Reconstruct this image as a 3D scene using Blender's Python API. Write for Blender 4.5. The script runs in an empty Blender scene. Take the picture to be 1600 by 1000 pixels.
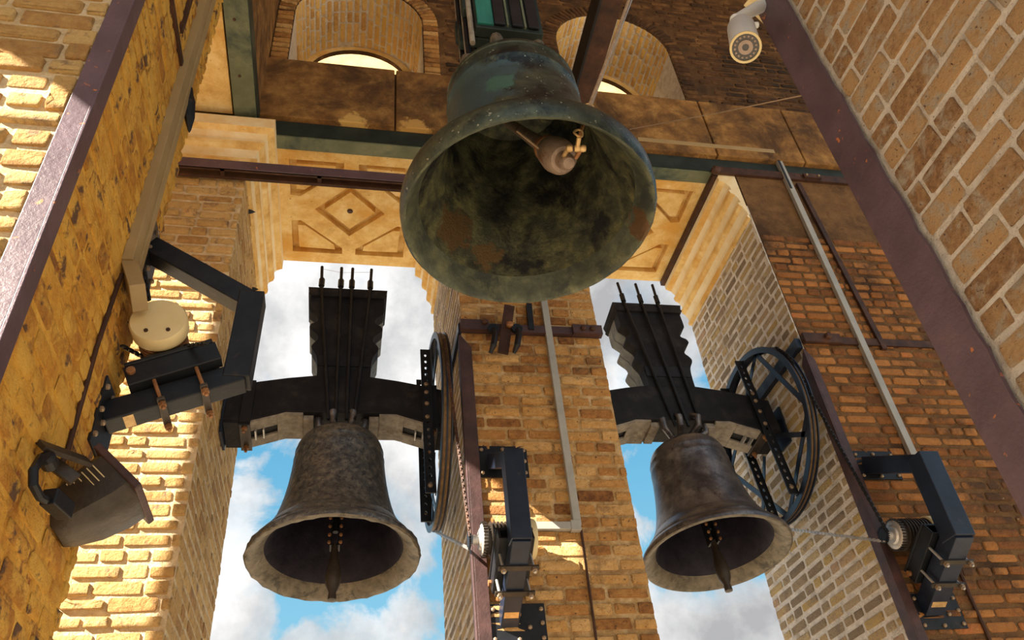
import bpy, bmesh, math, random
from mathutils import Vector, Matrix
from mathutils.geometry import delaunay_2d_cdt
R = random.Random(7)
S = bpy.context.scene
COL = S.collection
V3 = Vector

# ---------------------------------------------------------------- camera
CR = V3((0.98026539, -0.17661253, -0.08881316))     # camera right
CD = V3((0.04365158, 0.63155497, -0.77410133))      # camera down
CF = V3((0.19280639, 0.7549479, 0.62680089))        # camera forward
FPX = 1251.57
cam = bpy.data.cameras.new('camera')
cam.sensor_width = 36.0
cam.lens = FPX / 1600 * 36
cam.clip_start = 0.05
camo = bpy.data.objects.new('camera', cam)
COL.objects.link(camo)
mw = Matrix.Identity(4)
for i in range(3):
    mw[i][0] = CR[i]; mw[i][1] = -CD[i]; mw[i][2] = -CF[i]
camo.matrix_world = mw
S.camera = camo


def at(px, py, X=None, Y=None, Z=None):
    """world point on an axis plane seen at a photograph pixel (survey helper)"""
    d = CR * ((px - 800) / FPX) + CD * ((py - 500) / FPX) + CF
    k = X / d.x if X is not None else Y / d.y if Y is not None else Z / d.z
    return d * k


def proj(P):
    z = P.dot(CF)
    if z < .05:
        return None
    return 800 + FPX * P.dot(CR) / z, 500 + FPX * P.dot(CD) / z


# ---------------------------------------------------------------- light
S.view_settings.view_transform = 'Standard'
S.view_settings.look = 'None'
S.view_settings.exposure = 0.8
S.view_settings.gamma = 1
S.view_settings.use_curve_mapping = False
SUN_ENERGY = 16.0
SUN_DIR = V3((-1.35, -.6, 1.0))
sd = bpy.data.lights.new('sun', 'SUN')
sd.energy = SUN_ENERGY
sd.angle = math.radians(.6)
sd.color = (1, .9, .74)
so = bpy.data.objects.new('sun', sd)
COL.objects.link(so)
so.rotation_euler = SUN_DIR.to_track_quat('Z', 'Y').to_euler()
so.location = (-12, -6, 12)


class NT:
    """tiny node-tree helper"""
    def __init__(s, tree):
        s.t = tree; tree.nodes.clear()

    def n(s, typ, **kw):
        nd = s.t.nodes.new(typ)
        for k, v in kw.items():
            if k in ('inp',):
                for a, b in v.items():
                    if isinstance(b, bpy.types.NodeSocket):
                        s.t.links.new(b, nd.inputs[a])
                    else:
                        nd.inputs[a].default_value = b
            else:
                setattr(nd, k, v)
        return nd

    def noise(s, vec, scale, detail=5, rough=.6, dist=0):
        return s.n('ShaderNodeTexNoise', inp={'Vector': vec, 'Scale': scale, 'Detail': detail, 'Roughness': rough, 'Distortion': dist}).outputs['Fac']

    def math(s, op, a, b=0.0, clamp=False):
        return s.n('ShaderNodeMath', operation=op, use_clamp=clamp, inp={0: a, 1: b}).outputs[0]

    def ramp(s, fac, stops, interp='LINEAR'):
        r = s.n('ShaderNodeValToRGB', inp={'Fac': fac})
        r.color_ramp.interpolation = interp
        el = r.color_ramp.elements
        while len(el) > 1:
            el.remove(el[-1])
        for i, (p, c) in enumerate(stops):
            e = el[0] if i == 0 else el.new(p)
            e.position = p
            e.color = (*c, 1) if not isinstance(c, (int, float)) else (c, c, c, 1)
        return r.outputs['Color']

    def mix(s, fac, a, b, mode='MIX'):
        m = s.n('ShaderNodeMix', data_type='RGBA', blend_type=mode)
        for k, v in ((0, fac), (6, a), (7, b)):
            if isinstance(v, bpy.types.NodeSocket):
                s.t.links.new(v, m.inputs[k])
            else:
                m.inputs[k].default_value = (*v, 1) if isinstance(v, tuple) and len(v) == 3 else v
        return m.outputs[2]


def build_world():
    w = bpy.data.worlds.new('sky')
    S.world = w
    w.use_nodes = True
    g = NT(w.node_tree)
    d = g.n('ShaderNodeTexCoord').outputs['Generated']
    sep = g.n('ShaderNodeSeparateXYZ', inp={0: d})
    z = sep.outputs['Z']
    blue = g.ramp(z, [(0.0, (.62, .78, .86)), (.25, (.27, .58, .76)), (.5, (.13, .42, .66)), (1, (.08, .26, .55))])
    n1 = g.noise(d, 5.5, 9, .58, .35)
    n2 = g.noise(d, 2.1, 3, .5)
    cov = g.math('ADD', g.math('MULTIPLY', n1, .75), g.math('MULTIPLY', n2, .35))
    # banks of cloud: one low along the horizon, one high, clear air between
    band = g.ramp(z, [(0, .20), (.29, .22), (.335, .08), (.36, -.03), (.50, -.03), (.545, .08), (.60, .20), (.70, .22), (.85, .12), (1, .10)])
    cov = g.math('SUBTRACT', g.math('ADD', cov, band), .10)
    # a few separate cumulus puffs
    for c, r0 in (((-.115, .888, .445), .06), ((.09, .895, .445), .075), ((-.11, .925, .365), .04), ((.10, .82, .56), .10), ((.33, .86, .39), .05)):
        dd = g.n('ShaderNodeVectorMath', operation='DISTANCE', inp={0: d, 1: c}).outputs['Value']
        cov = g.math('ADD', cov, g.ramp(dd, [(0, .13), (r0, .07), (r0 * 1.6, 0)]))
    mask = g.ramp(cov, [(.535, 0), (.575, .75), (.65, 1)])
    shade = g.ramp(g.noise(d, 6, 7, .6), [(.36, (.42, .42, .43)), (.50, (.66, .66, .66)), (.62, (.92, .91, .90))])
    sky = g.mix(mask, blue, shade)
    # below the horizon: warm fill added from underneath, coloured like sunlit roofs
    gn = g.noise(d, 9, 5)
    town_fill = g.ramp(gn, [(.3, (1.0, .78, .52)), (.7, (1.6, 1.28, .88))])
    below = g.math('LESS_THAN', z, -0.015)
    col = g.mix(below, sky, town_fill)
    bg = g.n('ShaderNodeBackground', inp={'Color': col, 'Strength': .66})
    o = g.n('ShaderNodeOutputWorld')
    g.t.links.new(bg.outputs[0], o.inputs[0])


build_world()

# ---------------------------------------------------------------- materials


def mat(name, stops, scale=6.0, rough=.85, metal=0.0, bump=.3, bscale=40.0, stain=None, sscale=2.0, slo=.5, shi=.62,
        rand=0.0, tint=None, streak=False, spec=.4, stain2=None, s2scale=9.0, s2lo=.62, s2hi=.68, bdist=.01, spots=()):
    m = bpy.data.materials.new(name)
    m.use_nodes = True
    g = NT(m.node_tree)
    geo = g.n('ShaderNodeNewGeometry')
    pos = geo.outputs['Position']
    if streak:
        pos2 = g.n('ShaderNodeMapping', inp={'Vector': pos, 'Scale': (1, 1, .16)}).outputs[0]
    else:
        pos2 = pos
    f = g.noise(pos2, scale, 6, .65)
    if rand > 0:
        oi = g.n('ShaderNodeObjectInfo').outputs['Random']
        r = g.math('FRACT', g.math('ADD', oi, geo.outputs['Random Per Island']))
        f = g.math('ADD', g.math('MULTIPLY', f, 1 - rand), g.math('MULTIPLY', r, rand))
    col = g.ramp(f, stops)
    if stain:
        sn = g.noise(pos2, sscale, 7, .7, .4)
        col = g.mix(g.ramp(sn, [(slo, 0), (shi, 1)]), col, stain)
    if stain2:
        sn = g.noise(pos, s2scale, 5, .6)
        col = g.mix(g.ramp(sn, [(s2lo, 0), (s2hi, 1)]), col, stain2)
    for sc, sr, scol in spots:      # local patches: wear, corrosion and a painted sky reflection
        dd = g.n('ShaderNodeVectorMath', operation='DISTANCE', inp={0: pos, 1: sc}).outputs['Value']
        dd = g.math('ADD', dd, g.math('MULTIPLY', g.math('SUBTRACT', g.noise(pos, 1.6 / sr, 7, .7), .5), sr * 2.4))
        col = g.mix(g.ramp(dd, [(sr * .75, 1), (sr, 0)]), col, scol)
    b = g.math('ADD', g.math('MULTIPLY', g.noise(pos, bscale, 6, .7), .6), g.math('MULTIPLY', g.noise(pos, bscale * .35, 4, .6), .8))
    bn = g.n('ShaderNodeBump', inp={'Height': b, 'Strength': bump, 'Distance': bdist})
    p = g.n('ShaderNodeBsdfPrincipled', inp={'Base Color': col, 'Roughness': rough, 'Metallic': metal,
                                              'Normal': bn.outputs[0], 'Specular IOR Level': spec})
    o = g.n('ShaderNodeOutputMaterial')
    g.t.links.new(p.outputs[0], o.inputs[0])
    return m


M = {}
M['brick_warm'] = mat('brick_warm', [(.2, (.16, .06, .02)), (.4, (.46, .21, .06)), (.6, (.62, .34, .11)), (.85, (.78, .50, .22))], 22, .9, 0, 1, 60, rand=.5, stain=(.16, .085, .04), sscale=2.6, slo=.55, shi=.68, bdist=.03, stain2=(.10, .05, .03), s2scale=45, s2lo=.62, s2hi=.70)
M['mortar_warm'] = mat('mortar_warm', [(.3, (.30, .16, .06)), (.5, (.58, .37, .16)), (.7, (.80, .62, .38))], 8, .95, 0, 1, 60, bdist=.03, stain=(.22, .11, .05), sscale=2.0, slo=.52, shi=.7)
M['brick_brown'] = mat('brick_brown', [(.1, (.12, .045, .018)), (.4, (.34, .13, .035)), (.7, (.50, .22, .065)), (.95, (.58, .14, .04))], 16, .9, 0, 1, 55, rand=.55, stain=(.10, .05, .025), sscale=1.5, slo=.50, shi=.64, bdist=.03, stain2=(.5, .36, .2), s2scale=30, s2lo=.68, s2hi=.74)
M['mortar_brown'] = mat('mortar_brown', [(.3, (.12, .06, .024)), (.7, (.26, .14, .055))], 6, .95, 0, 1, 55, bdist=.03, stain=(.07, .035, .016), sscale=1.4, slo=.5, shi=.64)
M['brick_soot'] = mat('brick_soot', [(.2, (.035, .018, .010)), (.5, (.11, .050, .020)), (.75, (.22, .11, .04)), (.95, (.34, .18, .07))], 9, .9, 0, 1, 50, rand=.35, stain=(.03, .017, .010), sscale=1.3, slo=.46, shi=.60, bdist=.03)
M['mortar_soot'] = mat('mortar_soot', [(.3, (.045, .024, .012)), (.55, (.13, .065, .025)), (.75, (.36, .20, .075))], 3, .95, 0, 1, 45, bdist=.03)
M['niche_brick'] = mat('niche_brick', [(.2, (.50, .26, .08)), (.5, (.78, .50, .18)), (.8, (.88, .64, .30))], 16, .9, 0, .8, 40, rand=.4, stain=(.84, .56, .16), sscale=3, slo=.48, shi=.6, bdist=.03)
M['clapper_worn'] = mat('clapper_worn', [(.3, (.16, .11, .085)), (.6, (.30, .22, .17)), (.85, (.42, .32, .24))], 16, .5, .2, .5, 60, stain=(.16, .08, .04), sscale=8, slo=.55, shi=.65)
M['brick_pale'] = mat('brick_pale', [(.12, (.22, .17, .12)), (.3, (.40, .31, .2)), (.5, (.58, .46, .30)), (.7, (.56, .41, .16)), (.86, (.50, .36, .26)), (.93, (.74, .24, .07))], 30, .9, 0, 1, 60, rand=.7, stain=(.28, .22, .17), sscale=3, slo=.52, shi=.66, bdist=.03, stain2=(.12, .09, .07), s2scale=60, s2lo=.62, s2hi=.70)
M['mortar_white'] = mat('mortar_white', [(.3, (.60, .56, .52)), (.55, (.84, .80, .76)), (.8, (.93, .91, .88))], 9, .95, 0, 1, 55, bdist=.03, stain=(.46, .38, .30), sscale=2.2, slo=.56, shi=.7)
M['brick_near'] = mat('brick_near', [(.2, (.20, .09, .04)), (.4, (.42, .24, .11)), (.6, (.56, .36, .18)), (.9, (.62, .34, .14))], 34, .9, 0, 1, 80, rand=.35, stain=(.50, .42, .32), sscale=9, slo=.50, shi=.62, stain2=(.09, .04, .025), s2scale=70, s2lo=.62, s2hi=.69, bdist=.03)
M['mortar_near'] = mat('mortar_near', [(.3, (.60, .51, .42)), (.5, (.82, .75, .66)), (.8, (.94, .90, .84))], 14, .95, 0, 1, 60, stain2=(.30, .20, .13), s2scale=95, s2lo=.62, s2hi=.68, bdist=.03)
M['brick_sun'] = mat('brick_sun', [(.15, (.36, .17, .05)), (.4, (.56, .34, .12)), (.7, (.68, .46, .19)), (.92, (.58, .2, .045))], 24, .9, 0, 1, 40, rand=.45, bdist=.04, stain=(.30, .19, .10), sscale=9, slo=.55, shi=.66)
M['mortar_sun'] = mat('mortar_sun', [(.3, (.55, .38, .18)), (.6, (.80, .66, .44)), (.8, (.88, .8, .64))], 10, .95, 0, 1, 36, bdist=.04)
M['ochre_brick'] = mat('ochre_brick', [(.15, (.18, .085, .04)), (.36, (.56, .24, .035)), (.6, (.82, .43, .06)), (.85, (.60, .22, .025))], 14, .92, 0, 1, 40, rand=.4, stain=(.86, .50, .09), sscale=4.2, slo=.44, shi=.57, bdist=.04, stain2=(.17, .09, .05), s2scale=8, s2lo=.58, s2hi=.64)
M['ochre_plaster'] = mat('ochre_plaster', [(.3, (.50, .20, .025)), (.5, (.80, .42, .06)), (.7, (.92, .56, .11))], 5, .92, 0, 1, 30, stain=(.28, .12, .04), sscale=6, slo=.54, shi=.66, bdist=.04, stain2=(.34, .10, .025), s2scale=14, s2lo=.62, s2hi=.70)
M['stone'] = mat('stone', [(.3, (.60, .36, .11)), (.5, (.82, .58, .23)), (.7, (.90, .72, .38))], 5, .85, 0, .8, 45, stain=(.70, .38, .08), sscale=1.6, slo=.48, shi=.64, stain2=(.28, .14, .05), s2scale=48, s2lo=.66, s2hi=.71, bdist=.015)
M['stone_pale'] = mat('stone_pale', [(.25, (.72, .56, .30)), (.5, (.84, .72, .48)), (.75, (.88, .80, .62))], 4, .85, 0, .4, 45,
                      stain=(.76, .52, .2), sscale=1.5, slo=.52, shi=.7)
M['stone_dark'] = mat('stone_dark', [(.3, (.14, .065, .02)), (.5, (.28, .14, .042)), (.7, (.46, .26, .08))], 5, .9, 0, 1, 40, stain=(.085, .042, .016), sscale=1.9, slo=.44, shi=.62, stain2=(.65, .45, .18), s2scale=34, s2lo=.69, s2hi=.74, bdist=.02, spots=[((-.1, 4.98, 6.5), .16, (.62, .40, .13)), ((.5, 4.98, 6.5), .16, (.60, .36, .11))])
M['cream'] = mat('cream', [(.3, (.60, .40, .16)), (.7, (.74, .54, .27))], 4, .9, 0, .3, 40)
M['wood_dark'] = mat('wood_dark', [(.3, (.004, .004, .006)), (.55, (.012, .012, .015)), (.8, (.042, .038, .036))], 5, .6, 0, .7, 30, stain=(.04, .034, .03), sscale=4, slo=.55, shi=.75, spec=.25)
M['wood_skylit'] = mat('wood_skylit', [(.3, (.16, .19, .22)), (.6, (.30, .34, .38)), (.85, (.42, .45, .47))], 9, .6, 0, .4, 60)  # blue-grey paints skylight onto the rear planks' side faces
M['wood_grey'] = mat('wood_grey', [(.3, (.16, .14, .12)), (.6, (.33, .29, .24)), (.85, (.45, .38, .3))], 14, .8, 0, .5, 60,
                     stain=(.14, .1, .06), sscale=5, slo=.55, shi=.7)
M['iron_black'] = mat('iron_black', [(.3, (.005, .006, .009)), (.7, (.015, .017, .022))], 8, .42, 0, .2, 60, spec=.3, stain=(.05, .033, .025), sscale=6, slo=.60, shi=.74)
M['iron_blue'] = mat('iron_blue', [(.3, (.006, .010, .024)), (.7, (.015, .024, .048))], 5, .36, 0, .15, 60, spec=.4, stain=(.045, .045, .05), sscale=7, slo=.64, shi=.74)
M['iron_purple'] = mat('iron_purple', [(.3, (.080, .050, .068)), (.6, (.125, .080, .105)), (.85, (.17, .10, .12))], 4, .42, .1, .4, 45, stain2=(.5, .17, .06), s2scale=22, s2lo=.67, s2hi=.70, spec=.55)
M['iron_brown'] = mat('iron_brown', [(.3, (.035, .018, .018)), (.6, (.075, .036, .034)), (.85, (.15, .06, .04))], 7, .5, .1, .4, 50, spec=.5)
M['iron_rust'] = mat('iron_rust', [(.3, (.03, .014, .010)), (.6, (.075, .032, .018)), (.85, (.17, .07, .03))], 8, .6, .2, .5, 50)
M['rust_bright'] = mat('rust_bright', [(.3, (.16, .07, .03)), (.6, (.36, .17, .07)), (.85, (.5, .28, .12))], 14, .6, .3, .5, 70)
M['steel'] = mat('steel', [(.3, (.35, .35, .36)), (.7, (.6, .58, .55))], 12, .4, .6, .2, 60)
M['conduit'] = mat('conduit', [(.3, (.30, .30, .28)), (.7, (.40, .39, .36))], 6, .45, .1, .1, 40)
M['tray'] = mat('tray', [(.3, (.30, .21, .10)), (.7, (.38, .28, .14))], 4, .5, 0, .1, 40)
M['cream_paint'] = mat('cream_paint', [(.3, (.66, .53, .27)), (.7, (.76, .63, .36))], 6, .45, 0, .1, 40)
M['white_plastic'] = mat('white_plastic', [(.3, (.70, .74, .76)), (.7, (.82, .84, .84))], 6, .35, 0, .05, 40)
M['glass_dark'] = mat('glass_dark', [(.3, (.015, .013, .012)), (.7, (.05, .035, .03))], 30, .15, 0, 0, 40, spec=.8)
M['lens_ring'] = mat('lens_ring', [(.3, (.30, .22, .18)), (.7, (.42, .32, .26))], 30, .3, 0, 0, 40)
M['green_paint'] = mat('green_paint', [(.3, (.10, .12, .075)), (.6, (.17, .19, .12)), (.85, (.28, .27, .15))], 3, .6, .1, .25, 50,
                       stain=(.035, .06, .055), sscale=1.6, slo=.5, shi=.66)
M['green_dark'] = mat('green_dark', [(.3, (.006, .012, .012)), (.7, (.025, .04, .034))], 4, .6, .1, .3, 50)
M['teal'] = mat('teal', [(.3, (.01, .14, .12)), (.7, (.04, .27, .22))], 8, .5, .1, .2, 50, streak=True, stain=(.02, .05, .045), sscale=5, slo=.55, shi=.62)
M['floodlight'] = mat('floodlight', [(.3, (.028, .022, .018)), (.6, (.060, .048, .038)), (.85, (.12, .085, .06))], 7, .38, .3, .4, 60)
M['rope'] = mat('rope', [(.3, (.30, .2, .12)), (.7, (.5, .36, .24))], 30, .7, 0, .5, 150)
M['brass'] = mat('brass', [(.3, (.42, .26, .1)), (.7, (.72, .5, .24))], 20, .35, .6, .3, 80)
M['groove_warm_light'] = mat('groove_warm_light', [(.3, (.10, .06, .03)), (.7, (.24, .14, .06))], 20, .5, .4, .4, 80)
M['bell_top'] = mat('bell_top', [(.25, (.022, .034, .034)), (.5, (.065, .085, .070)), (.75, (.16, .175, .11))], 6, .34, .5, .5, 50, stain=(.016, .024, .028), sscale=4.2, slo=.5, shi=.62, stain2=(.45, .46, .38), s2scale=42, s2lo=.64, s2hi=.68, spots=[((.55, 2.72, 3.95), .36, (.075, .135, .16)), ((.76, 2.62, 3.9), .10, (.09, .22, .19))])  # first spot paints a blue-teal sky reflection on the waist's left
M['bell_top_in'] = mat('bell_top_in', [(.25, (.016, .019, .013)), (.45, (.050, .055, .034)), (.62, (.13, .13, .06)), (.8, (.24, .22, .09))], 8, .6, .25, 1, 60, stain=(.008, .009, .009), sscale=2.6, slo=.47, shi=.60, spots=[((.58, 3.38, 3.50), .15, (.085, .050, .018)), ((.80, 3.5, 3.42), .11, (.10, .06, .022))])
M['bell_top_lip'] = mat('bell_top_lip', [(.25, (.045, .055, .044)), (.5, (.10, .115, .082)), (.75, (.22, .225, .13))], 7, .42, .4, .5, 50, stain=(.05, .06, .055), sscale=3.4, slo=.5, shi=.62, spots=[((1.55, 3.02, 3.24), .12, (.12, .068, .034))])
M['patina'] = mat('patina', [(.3, (.03, .10, .10)), (.6, (.10, .24, .22)), (.85, (.2, .4, .36))], 9, .5, .3, .3, 60, streak=True,
                  stain=(.03, .045, .04), sscale=3, slo=.45, shi=.6)
M['bell_grey'] = mat('bell_grey', [(.3, (.055, .060, .070)), (.48, (.12, .125, .13)), (.66, (.25, .24, .21)), (.8, (.42, .38, .29))], 20, .38, .45, .45, 60, stain=(.055, .06, .072), sscale=22, slo=.53, shi=.60)
M['bell_brown'] = mat('bell_brown', [(.3, (.055, .052, .060)), (.5, (.14, .13, .138)), (.75, (.30, .285, .27))], 6, .32, .55, .3, 60, stain=(.055, .047, .053), sscale=7, slo=.5, shi=.66)
M['bell_lip'] = mat('bell_lip', [(.3, (.11, .095, .075)), (.7, (.25, .215, .16))], 14, .45, .4, .5, 60, stain=(.08, .072, .06), sscale=8, slo=.5, shi=.62)
M['bell_dark_in'] = mat('bell_dark_in', [(.3, (.008, .007, .016)), (.7, (.028, .024, .042))], 10, .55, .3, .4, 60)
M['bolt'] = mat('bolt', [(.3, (.2, .13, .08)), (.7, (.42, .32, .22))], 30, .5, .5, .2, 80)

# ---------------------------------------------------------------- mesh builder


class MB:
    def __init__(s):
        s.b = bmesh.new()

    def faces(s, vs, fs):
        v = [s.b.verts.new(p) for p in vs]
        for f in fs:
            try:
                s.b.faces.new([v[i] for i in f])
            except ValueError:
                pass
        return v

    def box(s, c, size, ax=None):
        """oriented box: centre, full sizes, axes"""
        ax = ax or (V3((1, 0, 0)), V3((0, 1, 0)), V3((0, 0, 1)))
        c = V3(c)
        vs = []
        for i in (-.5, .5):
            for j in (-.5, .5):
                for k in (-.5, .5):
                    vs.append(c + ax[0] * size[0] * i + ax[1] * size[1] * j + ax[2] * size[2] * k)
        s.faces(vs, [(0, 1, 3, 2), (4, 6, 7, 5), (0, 4, 5, 1), (2, 3, 7, 6), (0, 2, 6, 4), (1, 5, 7, 3)])
        return s

    def beam(s, a, b, w, h, up=V3((0, 0, 1))):
        """bar from a to b: w across (perpendicular to up), h along up"""
        a = V3(a); b = V3(b)
        d = (b - a); L = d.length; d.normalize()
        l = d.cross(up)
        if l.length < 1e-4:
            l = d.cross(V3((1, 0, 0)))
        l.normalize()
        u = l.cross(d)
        return s.box((a + b) / 2, (L, w, h), (d, l, u))

    def tube(s, pts, r, n=8, cap=True):
        pts = [V3(p) for p in pts]
        rs = r if isinstance(r, (list, tuple)) else [r] * len(pts)
        rings = []
        prev = None
        for i, p in enumerate(pts):
            d = (pts[min(i + 1, len(pts) - 1)] - pts[max(i - 1, 0)]).normalized()
            if prev is None:
                u = d.cross(V3((0, 0, 1)))
                if u.length < .1:
                    u = d.cross(V3((1, 0, 0)))
            else:
                u = prev - d * prev.dot(d)
            u.normalize(); prev = u
            w = d.cross(u)
            rings.append([s.b.verts.new(p + (u * math.cos(2 * math.pi * k / n) + w * math.sin(2 * math.pi * k / n)) * rs[i]) for k in range(n)])
        for a, b in zip(rings, rings[1:]):
            for k in range(n):
                s.b.faces.new((a[k], a[(k + 1) % n], b[(k + 1) % n], b[k]))
        if cap:
            s.b.faces.new(rings[0][::-1]); s.b.faces.new(rings[-1])
        return s

    def lathe(s, c, axis, prof, n=48, x=None):
        """prof: list of (r, h) about axis through c"""
        axis = V3(axis).normalized(); c = V3(c)
        u = V3(x) if x else (axis.cross(V3((0, 1, 0))) if abs(axis.y) < .9 else axis.cross(V3((1, 0, 0))))
        u = (u - axis * u.dot(axis)).normalized(); w = axis.cross(u)
        rings = []
        for r, h in prof:
            if r < 1e-5:
                rings.append([s.b.verts.new(c + axis * h)])
            else:
                rings.append([s.b.verts.new(c + axis * h + (u * math.cos(2 * math.pi * k / n) + w * math.sin(2 * math.pi * k / n)) * r) for k in range(n)])
        for a, b in zip(rings, rings[1:]):
            for k in range(n):
                k2 = (k + 1) % n
                if len(a) == 1 and len(b) == 1:
                    continue
                if len(a) == 1:
                    s.b.faces.new((a[0], b[k2], b[k]))
                elif len(b) == 1:
                    s.b.faces.new((a[k], a[k2], b[0]))
                else:
                    s.b.faces.new((a[k], a[k2], b[k2], b[k]))
        return s

    def prism(s, pts, fn0, fn1):
        """outline pts (2D) mapped by two functions to two sides"""
        n = len(pts)
        a = [s.b.verts.new(fn0(*p)) for p in pts]
        b = [s.b.verts.new(fn1(*p)) for p in pts]
        for k in range(n):
            s.b.faces.new((a[k], a[(k + 1) % n], b[(k + 1) % n], b[k]))
        s.b.faces.new(a[::-1]); s.b.faces.new(b)
        return s

    def region(s, outer, holes, fn):
        """flat polygon with holes"""
        vs = []; es = []
        for loop in [outer] + holes:
            k = len(vs)
            vs += [V3((p[0], p[1])).to_2d() if False else Vector((p[0], p[1])) for p in loop]
            es += [(k + i, k + (i + 1) % len(loop)) for i in range(len(loop))]
        ov, oe, of, *_ = delaunay_2d_cdt(vs, es, [], 1, 1e-5)
        nv = [s.b.verts.new(fn(v.x, v.y)) for v in ov]
        for f in of:
            c = sum((ov[i] for i in f), Vector((0, 0))) / len(f)
            if any(inside(c, h) for h in holes) or not inside(c, outer):
                continue
            try:
                s.b.faces.new([nv[i] for i in f])
            except ValueError:
                pass
        return s

    def strip(s, loop, fn0, fn1, closed=True):
        a = [s.b.verts.new(fn0(*p)) for p in loop]
        b = [s.b.verts.new(fn1(*p)) for p in loop]
        n = len(loop)
        for k in range(n if closed else n - 1):
            s.b.faces.new((a[k], a[(k + 1) % n], b[(k + 1) % n], b[k]))
        return s

    def build(s, name, m, parent=None, smooth=False, bevel=0, fix=True):
        if fix:
            bmesh.ops.recalc_face_normals(s.b, faces=s.b.faces)
        me = bpy.data.meshes.new(name)
        s.b.to_mesh(me); s.b.free()
        me.materials.append(M[m] if isinstance(m, str) else m)
        o = bpy.data.objects.new(name, me)
        COL.objects.link(o)
        if parent:
            o.parent = parent
            o.matrix_parent_inverse = parent.matrix_basis.inverted()
        if smooth:
            me.polygons.foreach_set('use_smooth', [True] * len(me.polygons))
            try:
                me.set_sharp_from_angle(angle=math.radians(40))
            except Exception:
                pass
        if bevel:
            md = o.modifiers.new('bevel', 'BEVEL'); md.width = bevel; md.segments = 2; md.limit_method = 'ANGLE'
        return o


def inside(p, poly):
    x, y = p[0], p[1]; r = False
    for i in range(len(poly)):
        x1, y1 = poly[i][:2]; x2, y2 = poly[i - 1][:2]
        if (y1 > y) != (y2 > y) and x < (x2 - x1) * (y - y1) / (y2 - y1) + x1:
            r = not r
    return r


def tag(o, label=None, cat=None, group=None, kind=None):
    if label: o['label'] = label
    if cat: o['category'] = cat
    if group: o['group'] = group
    if kind: o['kind'] = kind
    return o


def thing(name, loc, label, cat, group=None):
    o = bpy.data.objects.new(name, None)
    o.empty_display_size = .1
    o.location = loc
    COL.objects.link(o)
    return tag(o, label, cat, group)


# ---------------------------------------------------------------- bricks
def brick_mesh(k, sharp=False):
    rr = random.Random(k)
    b = bmesh.new()
    j = lambda a: rr.uniform(-a, a)
    # octagon outline at the mortar, smaller octagon proud of it
    cx, cz = (.035, .09) if sharp else (.07, .17)
    o = [(-.5 + cx, -.5), (.5 - cx, -.5), (.5, -.5 + cz), (.5, .5 - cz), (.5 - cx, .5), (-.5 + cx, .5), (-.5, .5 - cz), (-.5, -.5 + cz)]
    lo = [b.verts.new((x + j(.02), -.6, z + j(.07))) for x, z in o]
    mid = [b.verts.new((x * 1.0 + j(.01), .45 + j(.12), z * 1.0 + j(.04))) for x, z in o]
    hi = [b.verts.new((x * (.955 if sharp else .91) + j(.012), 1 + j(.25), z * (.87 if sharp else .78) + j(.05))) for x, z in o]
    c1 = b.verts.new((-.2 + j(.1), 1 + j(.35), j(.1)))
    c2 = b.verts.new((.2 + j(.1), 1 + j(.35), j(.1)))
    for A, B in ((lo, mid), (mid, hi)):
        for i in range(8):
            b.faces.new((A[i], A[(i + 1) % 8], B[(i + 1) % 8], B[i]))
    for i in (1, 2, 3):
        b.faces.new((hi[i], hi[(i + 1) % 8], c2))
    for i in (5, 6, 7):
        b.faces.new((hi[i], hi[(i + 1) % 8], c1))
    b.faces.new((hi[0], hi[1], c2, c1)); b.faces.new((hi[4], hi[5], c1, c2))
    bmesh.ops.recalc_face_normals(b, faces=b.faces)
    me = bpy.data.meshes.new('brick')
    b.to_mesh(me); b.free()
    me.polygons.foreach_set('use_smooth', [True] * len(me.polygons))
    return me


NVAR = 10
BR = {}


def brick_me(m, k):
    if m not in BR:
        BR[m] = []
        for i in range(NVAR):
            me = brick_mesh(i + 1, m in ('brick_near', 'brick_pale', 'brick_warm', 'brick_sun')); me.materials.append(M[m]); BR[m].append(me)
    return BR[m][k % NVAR]


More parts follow.
